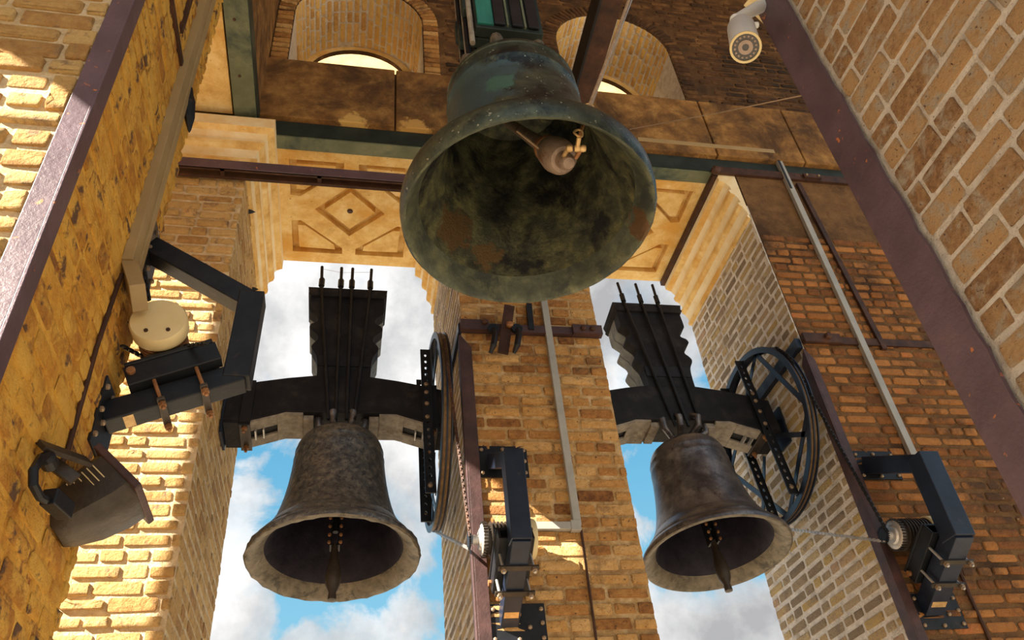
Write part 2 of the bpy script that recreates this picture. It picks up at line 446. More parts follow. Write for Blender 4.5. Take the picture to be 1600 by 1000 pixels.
class Bricks:
    """collects brick placements for one wall, then links up to 300 as objects, the rest as one stuff mesh"""
    def __init__(s, wall, m, limit=290, name='brick'):
        s.w = wall; s.m = m; s.L = []; s.limit = limit; s.name = name

    def add(s, c, U, V, N, lu, lv, proud):
        mt = Matrix.Identity(4)
        for i in range(3):
            mt[i][0] = U[i] * lu; mt[i][1] = N[i] * proud; mt[i][2] = V[i] * lv; mt[i][3] = c[i]
        s.L.append((mt, V3(c), lu, lv))

    def wall(s, P0, U, V, N, w, h, course=.1, bl=.26, fill=.68, proud=.012, skip=None, seed=1, jit=.15, gap=.2):
        rr = random.Random(seed)
        P0, U, V, N = V3(P0), V3(U), V3(V), V3(N)
        j = 0
        z = 0
        while z < h - course * .5:
            ch = course
            off = 0 if j % 2 else -bl * .5
            x = off + rr.uniform(-.03, .03)
            while x < w:
                L = bl * (.5 if rr.random() < .38 else 1) * rr.uniform(.9, 1.1)
                a = max(x, 0); b = min(x + L, w)
                x += L + course * gap
                if b - a < .035:
                    continue
                cz = z + ch * .5 + rr.uniform(-.004, .004)
                cx = (a + b) / 2
                if skip and skip(cx, cz, b - a):
                    continue
                ll = b - a - .003
                s.add(P0 + U * cx + V * cz, (U + V * rr.uniform(-.02, .02)).normalized(), V, N, ll,
                      ch * fill * rr.uniform(1 - jit, 1 + jit), proud * rr.uniform(.4, 1.4))
            z += ch
            j += 1

    def finish(s):
        vis, rest = [], []
        for it in s.L:
            p = proj(it[1])
            if p and -15 < p[0] < 1615 and -15 < p[1] < 1015:
                vis.append((it[1].dot(CF), it))
            else:
                rest.append(it)
        vis.sort(key=lambda t: t[0])
        for i, (d, it) in enumerate(vis):
            if i >= s.limit:
                rest.append(it); continue
            o = bpy.data.objects.new(s.name, brick_me(s.m, R.randrange(NVAR)))
            COL.objects.link(o)
            o.parent = s.w
            o.matrix_parent_inverse = s.w.matrix_basis.inverted()
            o.matrix_basis = it[0]
        if rest:
            b = bmesh.new()
            for k, it in enumerate(rest):
                n0 = len(b.verts)
                b.from_mesh(brick_me(s.m, k))
                b.verts.ensure_lookup_table()
                for v in b.verts[n0:]:
                    v.co = it[0] @ v.co
            me = bpy.data.meshes.new('distant_bricks')
            b.to_mesh(me); b.free()
            me.materials.clear(); me.materials.append(M[s.m])
            me.polygons.foreach_set('use_smooth', [True] * len(me.polygons))
            o = bpy.data.objects.new('distant_bricks', me)
            COL.objects.link(o); o.parent = s.w
            o.matrix_parent_inverse = s.w.matrix_basis.inverted()
            o['kind'] = 'stuff'


X_, Y_, Z_ = V3((1, 0, 0)), V3((0, 1, 0)), V3((0, 0, 1))
F = 5.0           # inner face of the belfry wall
TH = 1.73         # its thickness
ZS = 6.3          # soffit of the openings
ZB = -1.6


def struct(name, mb, m, **k):
    o = mb.build(name, m, **k)
    o['kind'] = 'structure'
    return o


# ---------------------------------------------------------------- structure
# three brick piers of the belfry wall
p1 = struct('wall_back_left', MB().box(((-1.0 - 2.155) / 2, F + TH / 2, (ZB + ZS) / 2), (1.155, TH, ZS - ZB)), 'mortar_sun')
p2 = struct('wall_back_middle', MB().box(((.85 + 2.0) / 2, F + TH / 2, (ZB + ZS) / 2), (1.155, TH, ZS - ZB)), 'mortar_warm')
# the right pier: two faces in two kinds of mortar
mb = MB().box(((3.875 + 5.42) / 2, F + TH / 2, (ZB + ZS) / 2), (1.545, TH, ZS - ZB))
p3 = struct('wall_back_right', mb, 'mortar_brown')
mb = MB()
mb.box((3.867, F + TH / 2 + .001, (ZB + 5.8) / 2), (.012, TH - .004, 5.8 - ZB)).build('jamb_render', 'mortar_white', p3)
mb = MB()
mb.box((.852, F + TH / 2 + .001, (ZB + 5.8) / 2), (.012, TH - .004, 5.8 - ZB)).build('jamb_render', 'mortar_white', p2)

B = Bricks(p1, 'brick_sun')
B.wall((-1.6, F, .9), X_, Z_, -Y_, .6, 4.9, .1, .25, proud=.016, seed=3, jit=.25)
B.finish()
B = Bricks(p1, 'brick_sun')
B.wall((-1.0, F, .9), Y_, Z_, X_, TH, 4.75, .1, .26, proud=.006, seed=4, jit=.2)
B.finish()
B = Bricks(p2, 'brick_warm')
B.wall((.85, F, .9), X_, Z_, -Y_, 1.155, 5.2, .1, .27, proud=.013, seed=5)
B.finish()
B = Bricks(p2, 'brick_pale')
B.wall((.846, F + TH, .9), -Y_, Z_, -X_, TH, 4.75, .1, .25, fill=.58, proud=.004, seed=6)
B.finish()
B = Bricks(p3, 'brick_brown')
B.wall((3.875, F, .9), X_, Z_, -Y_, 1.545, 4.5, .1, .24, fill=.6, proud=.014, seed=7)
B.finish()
B = Bricks(p3, 'brick_pale')
B.wall((3.861, F + TH, .9), -Y_, Z_, -X_, TH, 4.75, .1, .24, fill=.6, gap=.3, proud=.006, seed=8)
B.finish()

# upper wall with two arched niches
AR = .71; AZ = 8.49; SILL = 7.47


def arch(cx, r, z0, zc, n=20):
    pts = [(cx - r, z0)]
    for k in range(n + 1):
        a = math.pi - math.pi * k / n
        pts.append((cx + r * math.cos(a), zc + r * math.sin(a)))
    pts.append((cx + r, z0))
    return pts


ctr = (-.09, 2.92)
ZT = 10.15
mb = MB()
outer = [(-2.4, 6.5), (6.4, 6.5), (6.4, ZT), (-2.4, ZT)]
holes = [arch(c, AR, SILL, AZ) for c in ctr]
ND = .82
mb.region(outer, holes, lambda x, z: V3((x, F, z)))
mb.region(outer, [arch(c, .60, SILL, 8.52) for c in ctr], lambda x, z: V3((x, F + ND, z)))
mb.region(outer, [arch(c, .60, SILL, 8.52) for c in ctr], lambda x, z: V3((x, F + ND + .05, z)))
for c in ctr:
    mb.strip(arch(c, AR, SILL, AZ), lambda x, z: V3((x, F, z)), lambda x, z: V3((x, F + ND, z)))
    mb.strip(arch(c, .60, SILL, 8.52), lambda x, z: V3((x, F + ND, z)), lambda x, z: V3((x, F + ND + .05, z)))
mb.strip(outer, lambda x, z: V3((x, F, z)), lambda x, z: V3((x, F + ND + .05, z)))
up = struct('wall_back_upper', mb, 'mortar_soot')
# pale render on the niche back walls
for c in ctr:
    o = MB().region(arch(c, AR - .002, SILL + .01, AZ), [arch(c, .602, SILL - .01, 8.52)], lambda x, z: V3((x, F + ND - .006, z))).build('niche_back', 'stone', up)
    m2 = MB()
    m2.strip(arch(c, AR - .004, SILL, AZ), lambda x, z: V3((x, F + .01, z)), lambda x, z: V3((x, F + ND, z)), closed=False)
    m2.build('niche_render', 'mortar_near', up)
outer_skin = struct('wall_back_outer', MB().box((2, 6.60, 8.38), (8.8, .258, 4.0)), 'cream')

# intrados bricks, laid along the depth of each niche
B = Bricks(up, 'niche_brick', limit=150)
rr = random.Random(11)
for c in ctr:
    n = 26
    for k in range(n):
        a = math.pi * (k + .5) / n
        if a > math.pi * .93 and c > 0:
            continue
        P = V3((c + (AR - .004) * math.cos(a), F, AZ + (AR - .004) * math.sin(a)))
        T = V3((-math.sin(a), 0, math.cos(a)))
        N = V3((-math.cos(a), 0, -math.sin(a)))
        y = rr.uniform(-.1, 0)
        while y < ND:
            L = .25 if rr.random() < .6 else .13
            y0 = max(y, .01); y1 = min(y + L, ND - .02)
            if y1 - y0 > .04:
                B.add(P + Y_ * (y0 + y1) / 2, Y_, T, N, y1 - y0, .055, .010)
            y += L + .02
B.finish()
# voussoirs round the niches
for c in ctr:
    B = Bricks(up, 'brick_warm' if c < 0 else 'brick_soot', limit=70, name='arch_brick')
    n = 40
    for k in range(n):
        a = math.pi * (k + .5) / n
        d = V3((math.cos(a), 0, math.sin(a)))
        T = V3((-math.sin(a), 0, math.cos(a)))
        B.add(V3((c, F, AZ)) + d * (AR + .09), d, T, -Y_, .17, .042, .02)
    for sgn in (-1, 1):
        for k in range(11):
            B.add(V3((c + sgn * (AR + .09), F, SILL + .05 + k * .09)), X_, Z_, -Y_, .17, .06, .02)
    B.finish()
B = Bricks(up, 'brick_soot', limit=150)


def in_arch(cx, cz, L):
    x = -2.4 + cx; z = 7.5 + cz
    for c in ctr:
        if abs(x - c) < AR + .19 + L / 2 and z < AZ:
            return True
        if math.hypot(x - c, z - AZ) < AR + .2 + L * .4 and z >= AZ:
            return True
    return False


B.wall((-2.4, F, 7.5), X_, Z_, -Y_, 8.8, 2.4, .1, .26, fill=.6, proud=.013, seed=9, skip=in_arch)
B.finish()

# stone course below the niches, dressed blocks
xs = [-2.4, .31, 1.6, 3.72, 4.75, 6.4]
for i, (a, b) in enumerate(zip(xs, xs[1:])):
    mb = MB()
    g_ = .008
    mb.box(((a + b) / 2, F - .02 + .001 * (i % 3), 6.985 + .003), (b - a - 2 * g_, .08, .955))
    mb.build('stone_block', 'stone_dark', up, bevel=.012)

# imposts: moulded stone at the head of each jamb
prof = [(.0, 5.62), (.03, 5.625), (.035, 5.66), (.015, 5.67), (.02, 5.72), (.045, 5.78), (.075, 5.81), (.08, 5.845), (.05, 5.85), (.055, 5.90), (.08, 5.96), (.12, 5.99), (.13, 6.03), (.10, 6.035), (.105, 6.09), (.14, 6.14), (.185, 6.165), (.20, 6.17), (.20, ZS)]
def impost(x, sgn, wrap, name='impost'):
    mb = MB()
    y0 = F - .17 if wrap else F + .004
    y1 = F + TH
    rows = []
    for o, z in prof:
        yo = F - o * .85 if wrap else F + .004
        row = [V3((x + sgn * o, yo, z)), V3((x + sgn * o, y1, z))]
        if wrap:
            row = [V3((x - sgn * 1.16, yo, z))] + row
        rows.append([mb.b.verts.new(p) for p in row])
    for a, b in zip(rows, rows[1:]):
        for k in range(len(a) - 1):
            mb.b.faces.new((a[k], a[k + 1], b[k + 1], b[k]))
    for f in mb.b.faces:
        pass
    k = 0
    per = len(rows[0]) - 1
    mb.b.faces.ensure_lookup_table()
    for i in range(len(rows) - 1):
        for q in range(per):
            mb.b.faces[k].material_index = 1 if prof[i + 1][1] - prof[i][1] < .045 else 0
            k += 1
    # ends
    back = [r[-1] for r in rows] + [mb.b.verts.new((x, y1, ZS))]
    mb.b.faces.new(back)
    if not wrap:
        fr = [r[0] for r in rows] + [mb.b.verts.new((x, F + .004, ZS))]
        mb.b.faces.new(fr)
    return mb


impost(-1.0, 1, True).build('impost', 'stone_pale', p1, smooth=False).data.materials.append(M['stone'])
impost(.85, -1, False).build('impost', 'stone_pale', p2).data.materials.append(M['stone'])
impost(2.005, 1, False).build('impost', 'stone_pale', p2).data.materials.append(M['stone'])
impost(3.861, -1, False).build('impost', 'stone_pale', p3).data.materials.append(M['stone'])

# coffered soffits over the two openings
def soffit(x0, x1, n):
    mb = MB()
    cx = (x0 + x1) / 2 - .02; cy = 5.93
    hx, hy = .60, .645
    Zr, Zd = ZS, ZS + .075
    def T(pts):
        return [(cx + u * hx, cy + v * hy) for u, v in pts]
    def inset(poly, d):
        c = (sum(p[0] for p in poly) / len(poly), sum(p[1] for p in poly) / len(poly))
        out = []
        for p in poly:
            dx, dy = p[0] - c[0], p[1] - c[1]; L = math.hypot(dx, dy)
            out.append((c[0] + dx * (1 - d / L), c[1] + dy * (1 - d / L)))
        return out
    sunk = []
    for su in (-1, 1):
        for sv in (-1, 1):
            sunk.append(T([(su * 1, sv * .28), (su * .84, sv * .26), (su * .12, sv * .86), (su * .12, sv * 1), (su * 1, sv * 1)]))
    sunk.append(T([(-.6, 0), (0, -.56), (.6, 0), (0, .56)]))
    y0 = F + .15; y1 = F + TH
    mb.region([(x0, y0), (x1, y0), (x1, y1), (x0, y1)], sunk, lambda x, y: V3((x, y, Zr)))
    for k, h in enumerate(sunk):
        mid = inset(h, .035)
        inn = inset(h, .095 if k < 4 else .10)
        mb.strip(h, lambda x, y: V3((x, y, Zr)), lambda x, y: V3((x, y, Zd)))
        mb.region(h, [inn], lambda x, y: V3((x, y, Zd)))
        mb.strip(inn, lambda x, y: V3((x, y, Zd)), lambda x, y: V3((x, y, Zr + .012)))
        mb.region(inn, [], lambda x, y: V3((x, y, Zr + .012)))
    mb.strip([(x0, y0), (x1, y0), (x1, y1), (x0, y1)], lambda x, y: V3((x, y, Zr)), lambda x, y: V3((x, y, Zr + .2)))
    o = mb.build('soffit_slab', 'stone', up)
    MB().lathe((cx, cy, Zr + .016), (0, 0, -1), [(0, -.01), (.03, -.01), (.03, .012), (.02, .018), (0, .018)], 16).build('boss', 'iron_rust', o)
    return o


soffit(-1.0, .85, 0)
soffit(2.005, 3.865, 1)
# lintel mass between soffits and niches
struct('wall_back_lintel', MB().box((2.0, F + TH / 2 + .08, 6.62), (8.8, TH - .162, .46)), 'stone')

# wall / lintel that runs towards the camera at the upper left, on the near pier
mb = MB()
mb.box((-1.8, 2.9, 8.2), (1.63, 4.15, 3.4))
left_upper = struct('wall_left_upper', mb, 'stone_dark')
m2 = MB()      # stone soffit with long sunk panel
m2.region([(-2.3, .9), (-1.2, .9), (-1.2, 4.9), (-2.3, 4.9)], [[(-2.1, 1.2), (-1.42, 1.2), (-1.42, 4.55), (-2.1, 4.55)]], lambda x, y: V3((x, y, 6.42)))
lp = [(-2.1, 1.2), (-1.42, 1.2), (-1.42, 4.55), (-2.1, 4.55)]
m2.strip(lp, lambda x, y: V3((x, y, 6.42)), lambda x, y: V3((x * .97 - .055, 2.875 + (y - 2.875) * .97, 6.49)))
m2.strip([(-2.3, .9), (-1.2, .9), (-1.2, 4.9), (-2.3, 4.9)], lambda x, y: V3((x, y, 6.42)), lambda x, y: V3((x, y, 6.5)))
m2.build('soffit_panel', 'stone', left_upper)

# near left pier
nl = struct('wall_left', MB().box((-1.1 - .4, 2.25 + .6, (ZB + 6.4) / 2), (.8, 1.2, 6.4 - ZB)), 'ochre_plaster')
MB().box((-1.52, 2.246, (ZB + 6.4) / 2), (.76, .012, 6.4 - ZB)).build('front_render', 'mortar_sun', nl)
B = Bricks(nl, 'brick_sun', limit=150)
B.wall((-1.90, 2.241, .6), X_, Z_, -Y_, .715, 4.0, .118, .27, proud=.02, seed=12, jit=.3)
B.finish()
B = Bricks(nl, 'ochre_brick', limit=290)
B.wall((-1.1, 2.3, .4), Y_, Z_, X_, 1.15, 5.9, .118, .27, proud=.009, fill=.7, seed=13, jit=.25)
B.finish()
# crumbling arris of the near pier: separate lumps
B = Bricks(nl, 'ochre_brick', limit=60, name='arris_brick')
z = .4
while z < 6.3:
    B.add(V3((-1.115, 3.445, z)), Y_, Z_, X_, .06 + R.uniform(-.02, .05), .085, .022)
    B.add(V3((-1.17, 3.45, z + .03)), -X_, Z_, Y_, .13, .08, .03 * R.uniform(.3, 1.6))
    z += .118
B.finish()

# near right wall
nr = struct('wall_right', MB().box((2.0 + .5, .15, (ZB + 4.6) / 2), (1.0, 3.45, 4.6 - ZB)), 'mortar_near')
B = Bricks(nr, 'brick_near', limit=290)
B.wall((2.0, 1.70, .1), -Y_, Z_, -X_, 3.1, 4.4, .118, .25, fill=.76, gap=.12, proud=.009, seed=14, jit=.12)
B.finish()

# unseen wall and roof added to block the sun; openings let chosen shafts through
mb = MB()
WX = -3.4
op = [arch(1.35, .75, -1.0, 4.05, 10), [(2.2, -1), (3.15, -1), (3.15, 6.1), (2.2, 6.1)], [(3.85, -1), (4.75, -1), (4.75, 6.1), (3.85, 6.1)]]
oo = [(-3.4, ZB), (5.2, ZB), (5.2, 10.15), (-3.4, 10.15)]
mb.region(oo, op, lambda y, z: V3((WX, y, z)))
mb.region(oo, op, lambda y, z: V3((WX - .25, y, z)))
for h in [oo] + op:
    mb.strip(h, lambda y, z: V3((WX, y, z)), lambda y, z: V3((WX - .25, y, z)))
struct('sun_gate_wall', mb, 'mortar_warm')
struct('sun_block_roof', MB().box((1.5, .8, 10.08), (10.4, 8.4, .15)), 'stone_dark').location.z = .14  # unseen slab added to keep the sun off the interior

# ---------------------------------------------------------------- steel and iron fixed to the structure
def bolts(parent, pts, n, r=.014, h=.012, m='bolt'):
    for p in pts:
        MB().lathe(p, n, [(r, 0), (r, h), (r * .6, h * 1.5), (0, h * 1.5)], 6).build('bolt', m, parent)


# green steel lintel across the belfry wall
t = thing('steel_lintel', (2, F + .07, ZS), 'long dark green steel lintel across the wall above both openings, under the brown stone course', 'beam')
MB().box((2.2, F + .005, 6.40), (8.4, .02, .195)).build('web', 'green_dark', t)
MB().box((2.0, F + .08, ZS - .004), (8.0, .15, .02)).build('flange', 'green_paint', t)  # lighter green than the web, painting in the lit underside
# green beam toward the camera, upper left
t = thing('ceiling_beam', (-1.08, 3, 6.4), 'grey-green painted beam running overhead towards the niche wall at upper left', 'beam')
MB().box((-1.08, 2.9, 6.44), (.20, 4.1, .11)).build('beam_face', 'green_paint', t, bevel=.004)
MB().box((-.974, 2.9, 6.47), (.012, 4.1, .16)).build('side_plate', 'green_dark', t)
bolts(t, [V3((-1.10, y, 6.384)) for y in (3.9, 4.45, 3.2)], -Z_, .014, .006, 'iron_rust')
# brown beam behind the top bell
t = thing('steel_beam', (2.05, 3.5, 6.4), 'rust-brown steel beam slanting down behind the large top bell, right of its yoke', 'beam')
MB().box((2.06, 3.45, 6.50), (.20, 3.1, .18)).build('beam_face', 'iron_rust', t)
MB().box((1.955, 3.45, 6.50), (.02, 3.1, .26)).build('side_plate', 'iron_black', t)

# double iron bar across the left opening
za = 5.625
t = thing('iron_bar', (-.35, 4.85, za), 'double rusty purple iron bar crossing in front of the left opening below the green lintel', 'bar')
MB().box((-.35, 4.84, za), (2.7, .02, .10)).build('front_bar', 'iron_purple', t)
MB().box((-.35, 4.855, za - .044), (2.7, .03, .012)).build('lower_flange', 'iron_rust', t)
MB().box((-.35, 4.94, za - .02), (2.7, .03, .075)).build('rear_bar', 'iron_rust', t)
for x in (-1.18, -.36, .45):
    MB().box((x, 4.89, za - .03), (.035, .08, .04)).build('spacer', 'iron_rust', t)

# strap across the middle pier
def strap(name, x0, x1, z0, z1, label, y=F, m='iron_rust', thick=.03):
    t = thing(name, ((x0 + x1) / 2, y, (z0 + z1) / 2), label, 'strap')
    a = V3((x0, y - thick / 2, z0)); b = V3((x1, y - thick / 2, z1))
    MB().beam(a, b, thick, .075).build('flat_bar', m, t)
    return t


t = strap('iron_strap', .83, 2.02, 4.03, 4.03, 'dark iron strap across the middle brick pier just under the top bell', m='iron_brown', thick=.045)
MB().box((.95, F - .05, 4.03), (.23, .05, .10)).build('end_plate', 'iron_brown', t)
MB().box((1.89, F - .05, 4.03), (.25, .05, .09)).build('end_plate', 'iron_brown', t)
bolts(t, [V3((1.85, F - .075, 4.03)), V3((1.93, F - .075, 4.03)), V3((1.03, F - .075, 4.05))], -Y_, .025, .02, 'iron_rust')
MB().box((.835, F + .4, 4.03), (.03, .85, .08)).build('return_bar', 'iron_blue', t)
t = thing('hanger_plate', (1.2, F - .03, 4.1), 'rust-brown slanted hanger plate over the strap on the middle pier', 'plate')
MB().beam(at(796, 478, Y=4.9), at(786, 552, Y=4.9), .085, .02, up=-Y_).build('plate', 'iron_rust', t)
bolts(t, [at(796, 508, Y=4.88)], -Y_, .03, .02, 'rust_bright')
for i, (px, lab) in enumerate(((768, 'left'), (805, 'right'))):
    t = thing('hook', at(px, 530, Y=4.88), 'black iron hook hanging from the strap, on the %s of the slanted hanger plate' % lab, 'hook')
    MB().tube([at(px + 2, 512, Y=4.92), at(px + 6, 522, Y=4.84), at(px + 3, 540, Y=4.82), at(px - 2, 552, Y=4.86)], [.024, .026, .024, .014], 8).build('shank', 'iron_black', t, smooth=True)
    MB().lathe(at(px + 2, 516, Y=4.9), -Y_, [(.045, 0), (.045, .03), (.02, .03), (0, .03)], 14).build('collar', 'iron_black', t)
tag(MB().beam(at(826, 476, Y=4.96), at(830, 516, Y=4.96), .045, .04, up=-Y_).build('iron_post', 'iron_black'),
    'short black vertical bar above the strap, beside the grey conduit on the middle pier', 'bar')

# right pier irons
t = thing('iron_bar', (3.9, F - .03, 6.3), 'dark iron bar under the green lintel along the top of the right pier', 'bar')
MB().beam((3.66, F - .02, 6.30), (5.40, F - .02, 6.30), .03, .10).build('flat_bar', 'iron_rust', t)
MB().box((4.75, F - .045, 6.30), (.2, .03, .06)).build('lug', 'iron_rust', t)
bolts(t, [V3((4.68, F - .06, 6.3)), V3((4.82, F - .06, 6.3))], -Y_)
t = thing('tie_bar', (3.6, 5.8, 6.25), 'rust-brown bar running front to back under the carved soffit at the right jamb', 'bar')
MB().beam((3.64, F, ZS - .04), (3.64, F + TH, ZS - .04), .055, .06).build('bar', 'iron_rust', t)
MB().lathe((3.64, F - .03, ZS - .02), -Y_, [(.05, -.02), (.05, .03), (.02, .05), (0, .05)], 10).build('end_nut', 'iron_rust', t)
t = strap('iron_strap', 3.87, 5.38, 4.06, 4.06, 'dark iron strap across the right pier level with the top of its wheel', m='iron_rust')
MB().box((4.05, F - .045, 4.06), (.36, .03, .10)).build('end_plate', 'iron_rust', t)
MB().box((3.835, F + .42, 4.03), (.05, .85, .10)).build('return_bar', 'iron_blue', t)
bolts(t, [V3((4.1, F - .06, 4.07))], -Y_, .035, .025, 'iron_rust')
tag(MB().beam(at(1247, 287, Y=4.975), at(1382, 546, Y=4.975), .05, .03, up=-Y_).build('iron_flat', 'iron_rust'),
    'dark vertical flat bar on the right pier joining its two horizontal irons', 'bar')
tag(MB().box((5.435, F + .05, 4.3), (.03, .14, 1.0)).box((5.435, F + .05, 2.2), (.03, .14, 2.3)).build('corner_iron', 'iron_black'),
    'black iron edging on the far right arris of the right pier', 'bar')


def corner(x, s, z0, z1, label, w=.09, w2=.10, m='iron_brown', point=True):
    mb = MB()
    # L section, s = side of opening (-1: opening on the left)
    t_ = .014
    q = .12 if point else 0
    mb.prism([(x + s * t_, z0), (x - s * w, z0), (x - s * w, z1 - q), (x + s * t_, z1)], lambda a, b: V3((a, F - .016, b)), lambda a, b: V3((a, F - .03, b)))
    mb.prism([(F - .03, z0), (F + w2, z0), (F + w2, z1 - q), (F - .03, z1)], lambda a, b: V3((x + s * t_, a, b)), lambda a, b: V3((x + s * t_ * 2.0, a, b)))
    return tag(mb.build('corner_angle', m, bevel=.002), label, 'angle iron')


corner(3.861, -1, ZB, 3.95, 'purple-brown angle iron on the left corner of the right pier, below its strap', .05, .07)
corner(.846, -1, ZB, 3.95, 'purple-brown angle iron on the left corner of the middle pier', .07, .05)

# near corner irons
t = thing('corner_post', (-1.12, 2.22, 2), 'heavy purple angle iron on the near corner of the left pier, sunlit below', 'angle iron')
MB().box((-1.135, 2.222, 2.6), (.085, .02, 8.3)).build('front_leaf', 'iron_purple', t, bevel=.003)
MB().box((-1.088, 2.262, 2.6), (.014, .10, 8.3)).build('side_leaf', 'iron_purple', t, bevel=.003)
t = thing('corner_post', (1.99, 1.8, 2), 'wide purple painted iron plate edging the near right brick wall', 'angle iron')
xr = 1.985
mb = MB()
rr = random.Random(5)
pts = []
zz = -.5
while zz < 4.7:
    pts.append((1.715 + rr.uniform(-.007, .007), zz)); zz += .09
pts = [(1.885, -.5)] + pts[::1] + [(1.885, 4.7)]
mb.prism(pts, lambda y, z: V3((xr, y, z)), lambda y, z: V3((xr - .014, y, z)))
mb.build('side_leaf', 'iron_purple', t)
MB().box((2.04, 1.89, 2.1), (.13, .02, 5.2)).build('front_leaf', 'iron_purple', t)

# ---------------------------------------------------------------- bells
TILT = .112
UPV = V3((0, math.sin(TILT), math.cos(TILT)))
FRV = V3((0, -math.cos(TILT), math.sin(TILT)))
AY, AZ_ = 5.74, 3.53

OUT = [(.612, 0), (.616, .02), (.606, .05), (.575, .085), (.560, .095), (.556, .112), (.515, .16), (.485, .21), (.478, .215), (.474, .228), (.440, .30), (.412, .40), (.390, .50), (.371, .62), (.358, .74), (.349, .85),
       (.351, .862), (.346, .874), (.342, .93), (.344, .94), (.338, .952), (.332, .985), (.312, 1.03), (.275, 1.065), (.20, 1.09), (.19, 1.115), (.12, 1.125), (0, 1.13)]
LIP = [(.612, 0), (.600, -.006), (.57, .004), (.525, .045), (.49, .085)]
INN = [(.49, .085), (.455, .15), (.415, .25), (.38, .37), (.35, .5), (.33, .66), (.315, .85), (.28, .98), (.15, 1.04), (0, 1.05)]


OUT_BIG = [(.604, 0), (.614, .012), (.620, .05), (.620, .10), (.610, .135), (.600, .15), (.592, .152), (.560, .19), (.51, .23), (.465, .285), (.43, .35), (.408, .43), (.392, .52), (.380, .62), (.368, .74), (.362, .85),
       (.368, .858), (.368, .872), (.360, .885), (.357, .97), (.362, .975), (.360, .995), (.345, 1.01), (.335, 1.04), (.30, 1.062), (.2, 1.08), (0, 1.09)]
LIP_BIG = [(.604, 0), (.592, .004), (.575, .03), (.555, .07), (.53, .125)]
INN_BIG = [(.53, .125), (.495, .19), (.45, .27), (.41, .36), (.38, .5), (.35, .66), (.33, .85), (.29, .98), (.15, 1.02), (0, 1.03)]


def bell_body(c, axis, s, mo, ml, mi, parent, sh=1.0, n=72, wob=0.0, big=False):
    b = MB()
    for k, pr in enumerate((OUT_BIG, LIP_BIG, INN_BIG) if big else (OUT, LIP, INN)):
        n0 = len(b.b.faces)
        b.lathe(c, axis, [(r * s, h * s * sh) for r, h in (pr if k == 0 else pr)], n)
        b.b.faces.ensure_lookup_table()
        for f in b.b.faces[n0:]:
            f.material_index = k
    bmesh.ops.remove_doubles(b.b, verts=b.b.verts, dist=1e-4)
    if wob:
        ax = V3(axis).normalized()
        rr = random.Random(3)
        for v in b.b.verts:
            d = v.co - V3(c); h = d.dot(ax)
            if abs(h) < .06 * s and (d - ax * h).length > .55 * s:
                v.co += ax * rr.uniform(-wob, wob) + (d - ax * h).normalized() * rr.uniform(-wob, wob)
    o = b.build('bell_wall', mo, parent, smooth=True)
    o.data.materials.append(M[ml]); o.data.materials.append(M[mi])
    return o


def smooth_curve(pts, n=4):
    out = []
    for i in range(len(pts) - 1):
        p0 = pts[max(i - 1, 0)]; p1 = pts[i]; p2 = pts[i + 1]; p3 = pts[min(i + 2, len(pts) - 1)]
        for k in range(n):
            t = k / n
            out.append(tuple(.5 * ((2 * p1[j]) + (-p0[j] + p2[j]) * t + (2 * p0[j] - 5 * p1[j] + 4 * p2[j] - p3[j]) * t * t + (-p0[j] + 3 * p1[j] - 3 * p2[j] + p3[j]) * t ** 3) for j in (0, 1)))
    out.append(pts[-1])
    return out


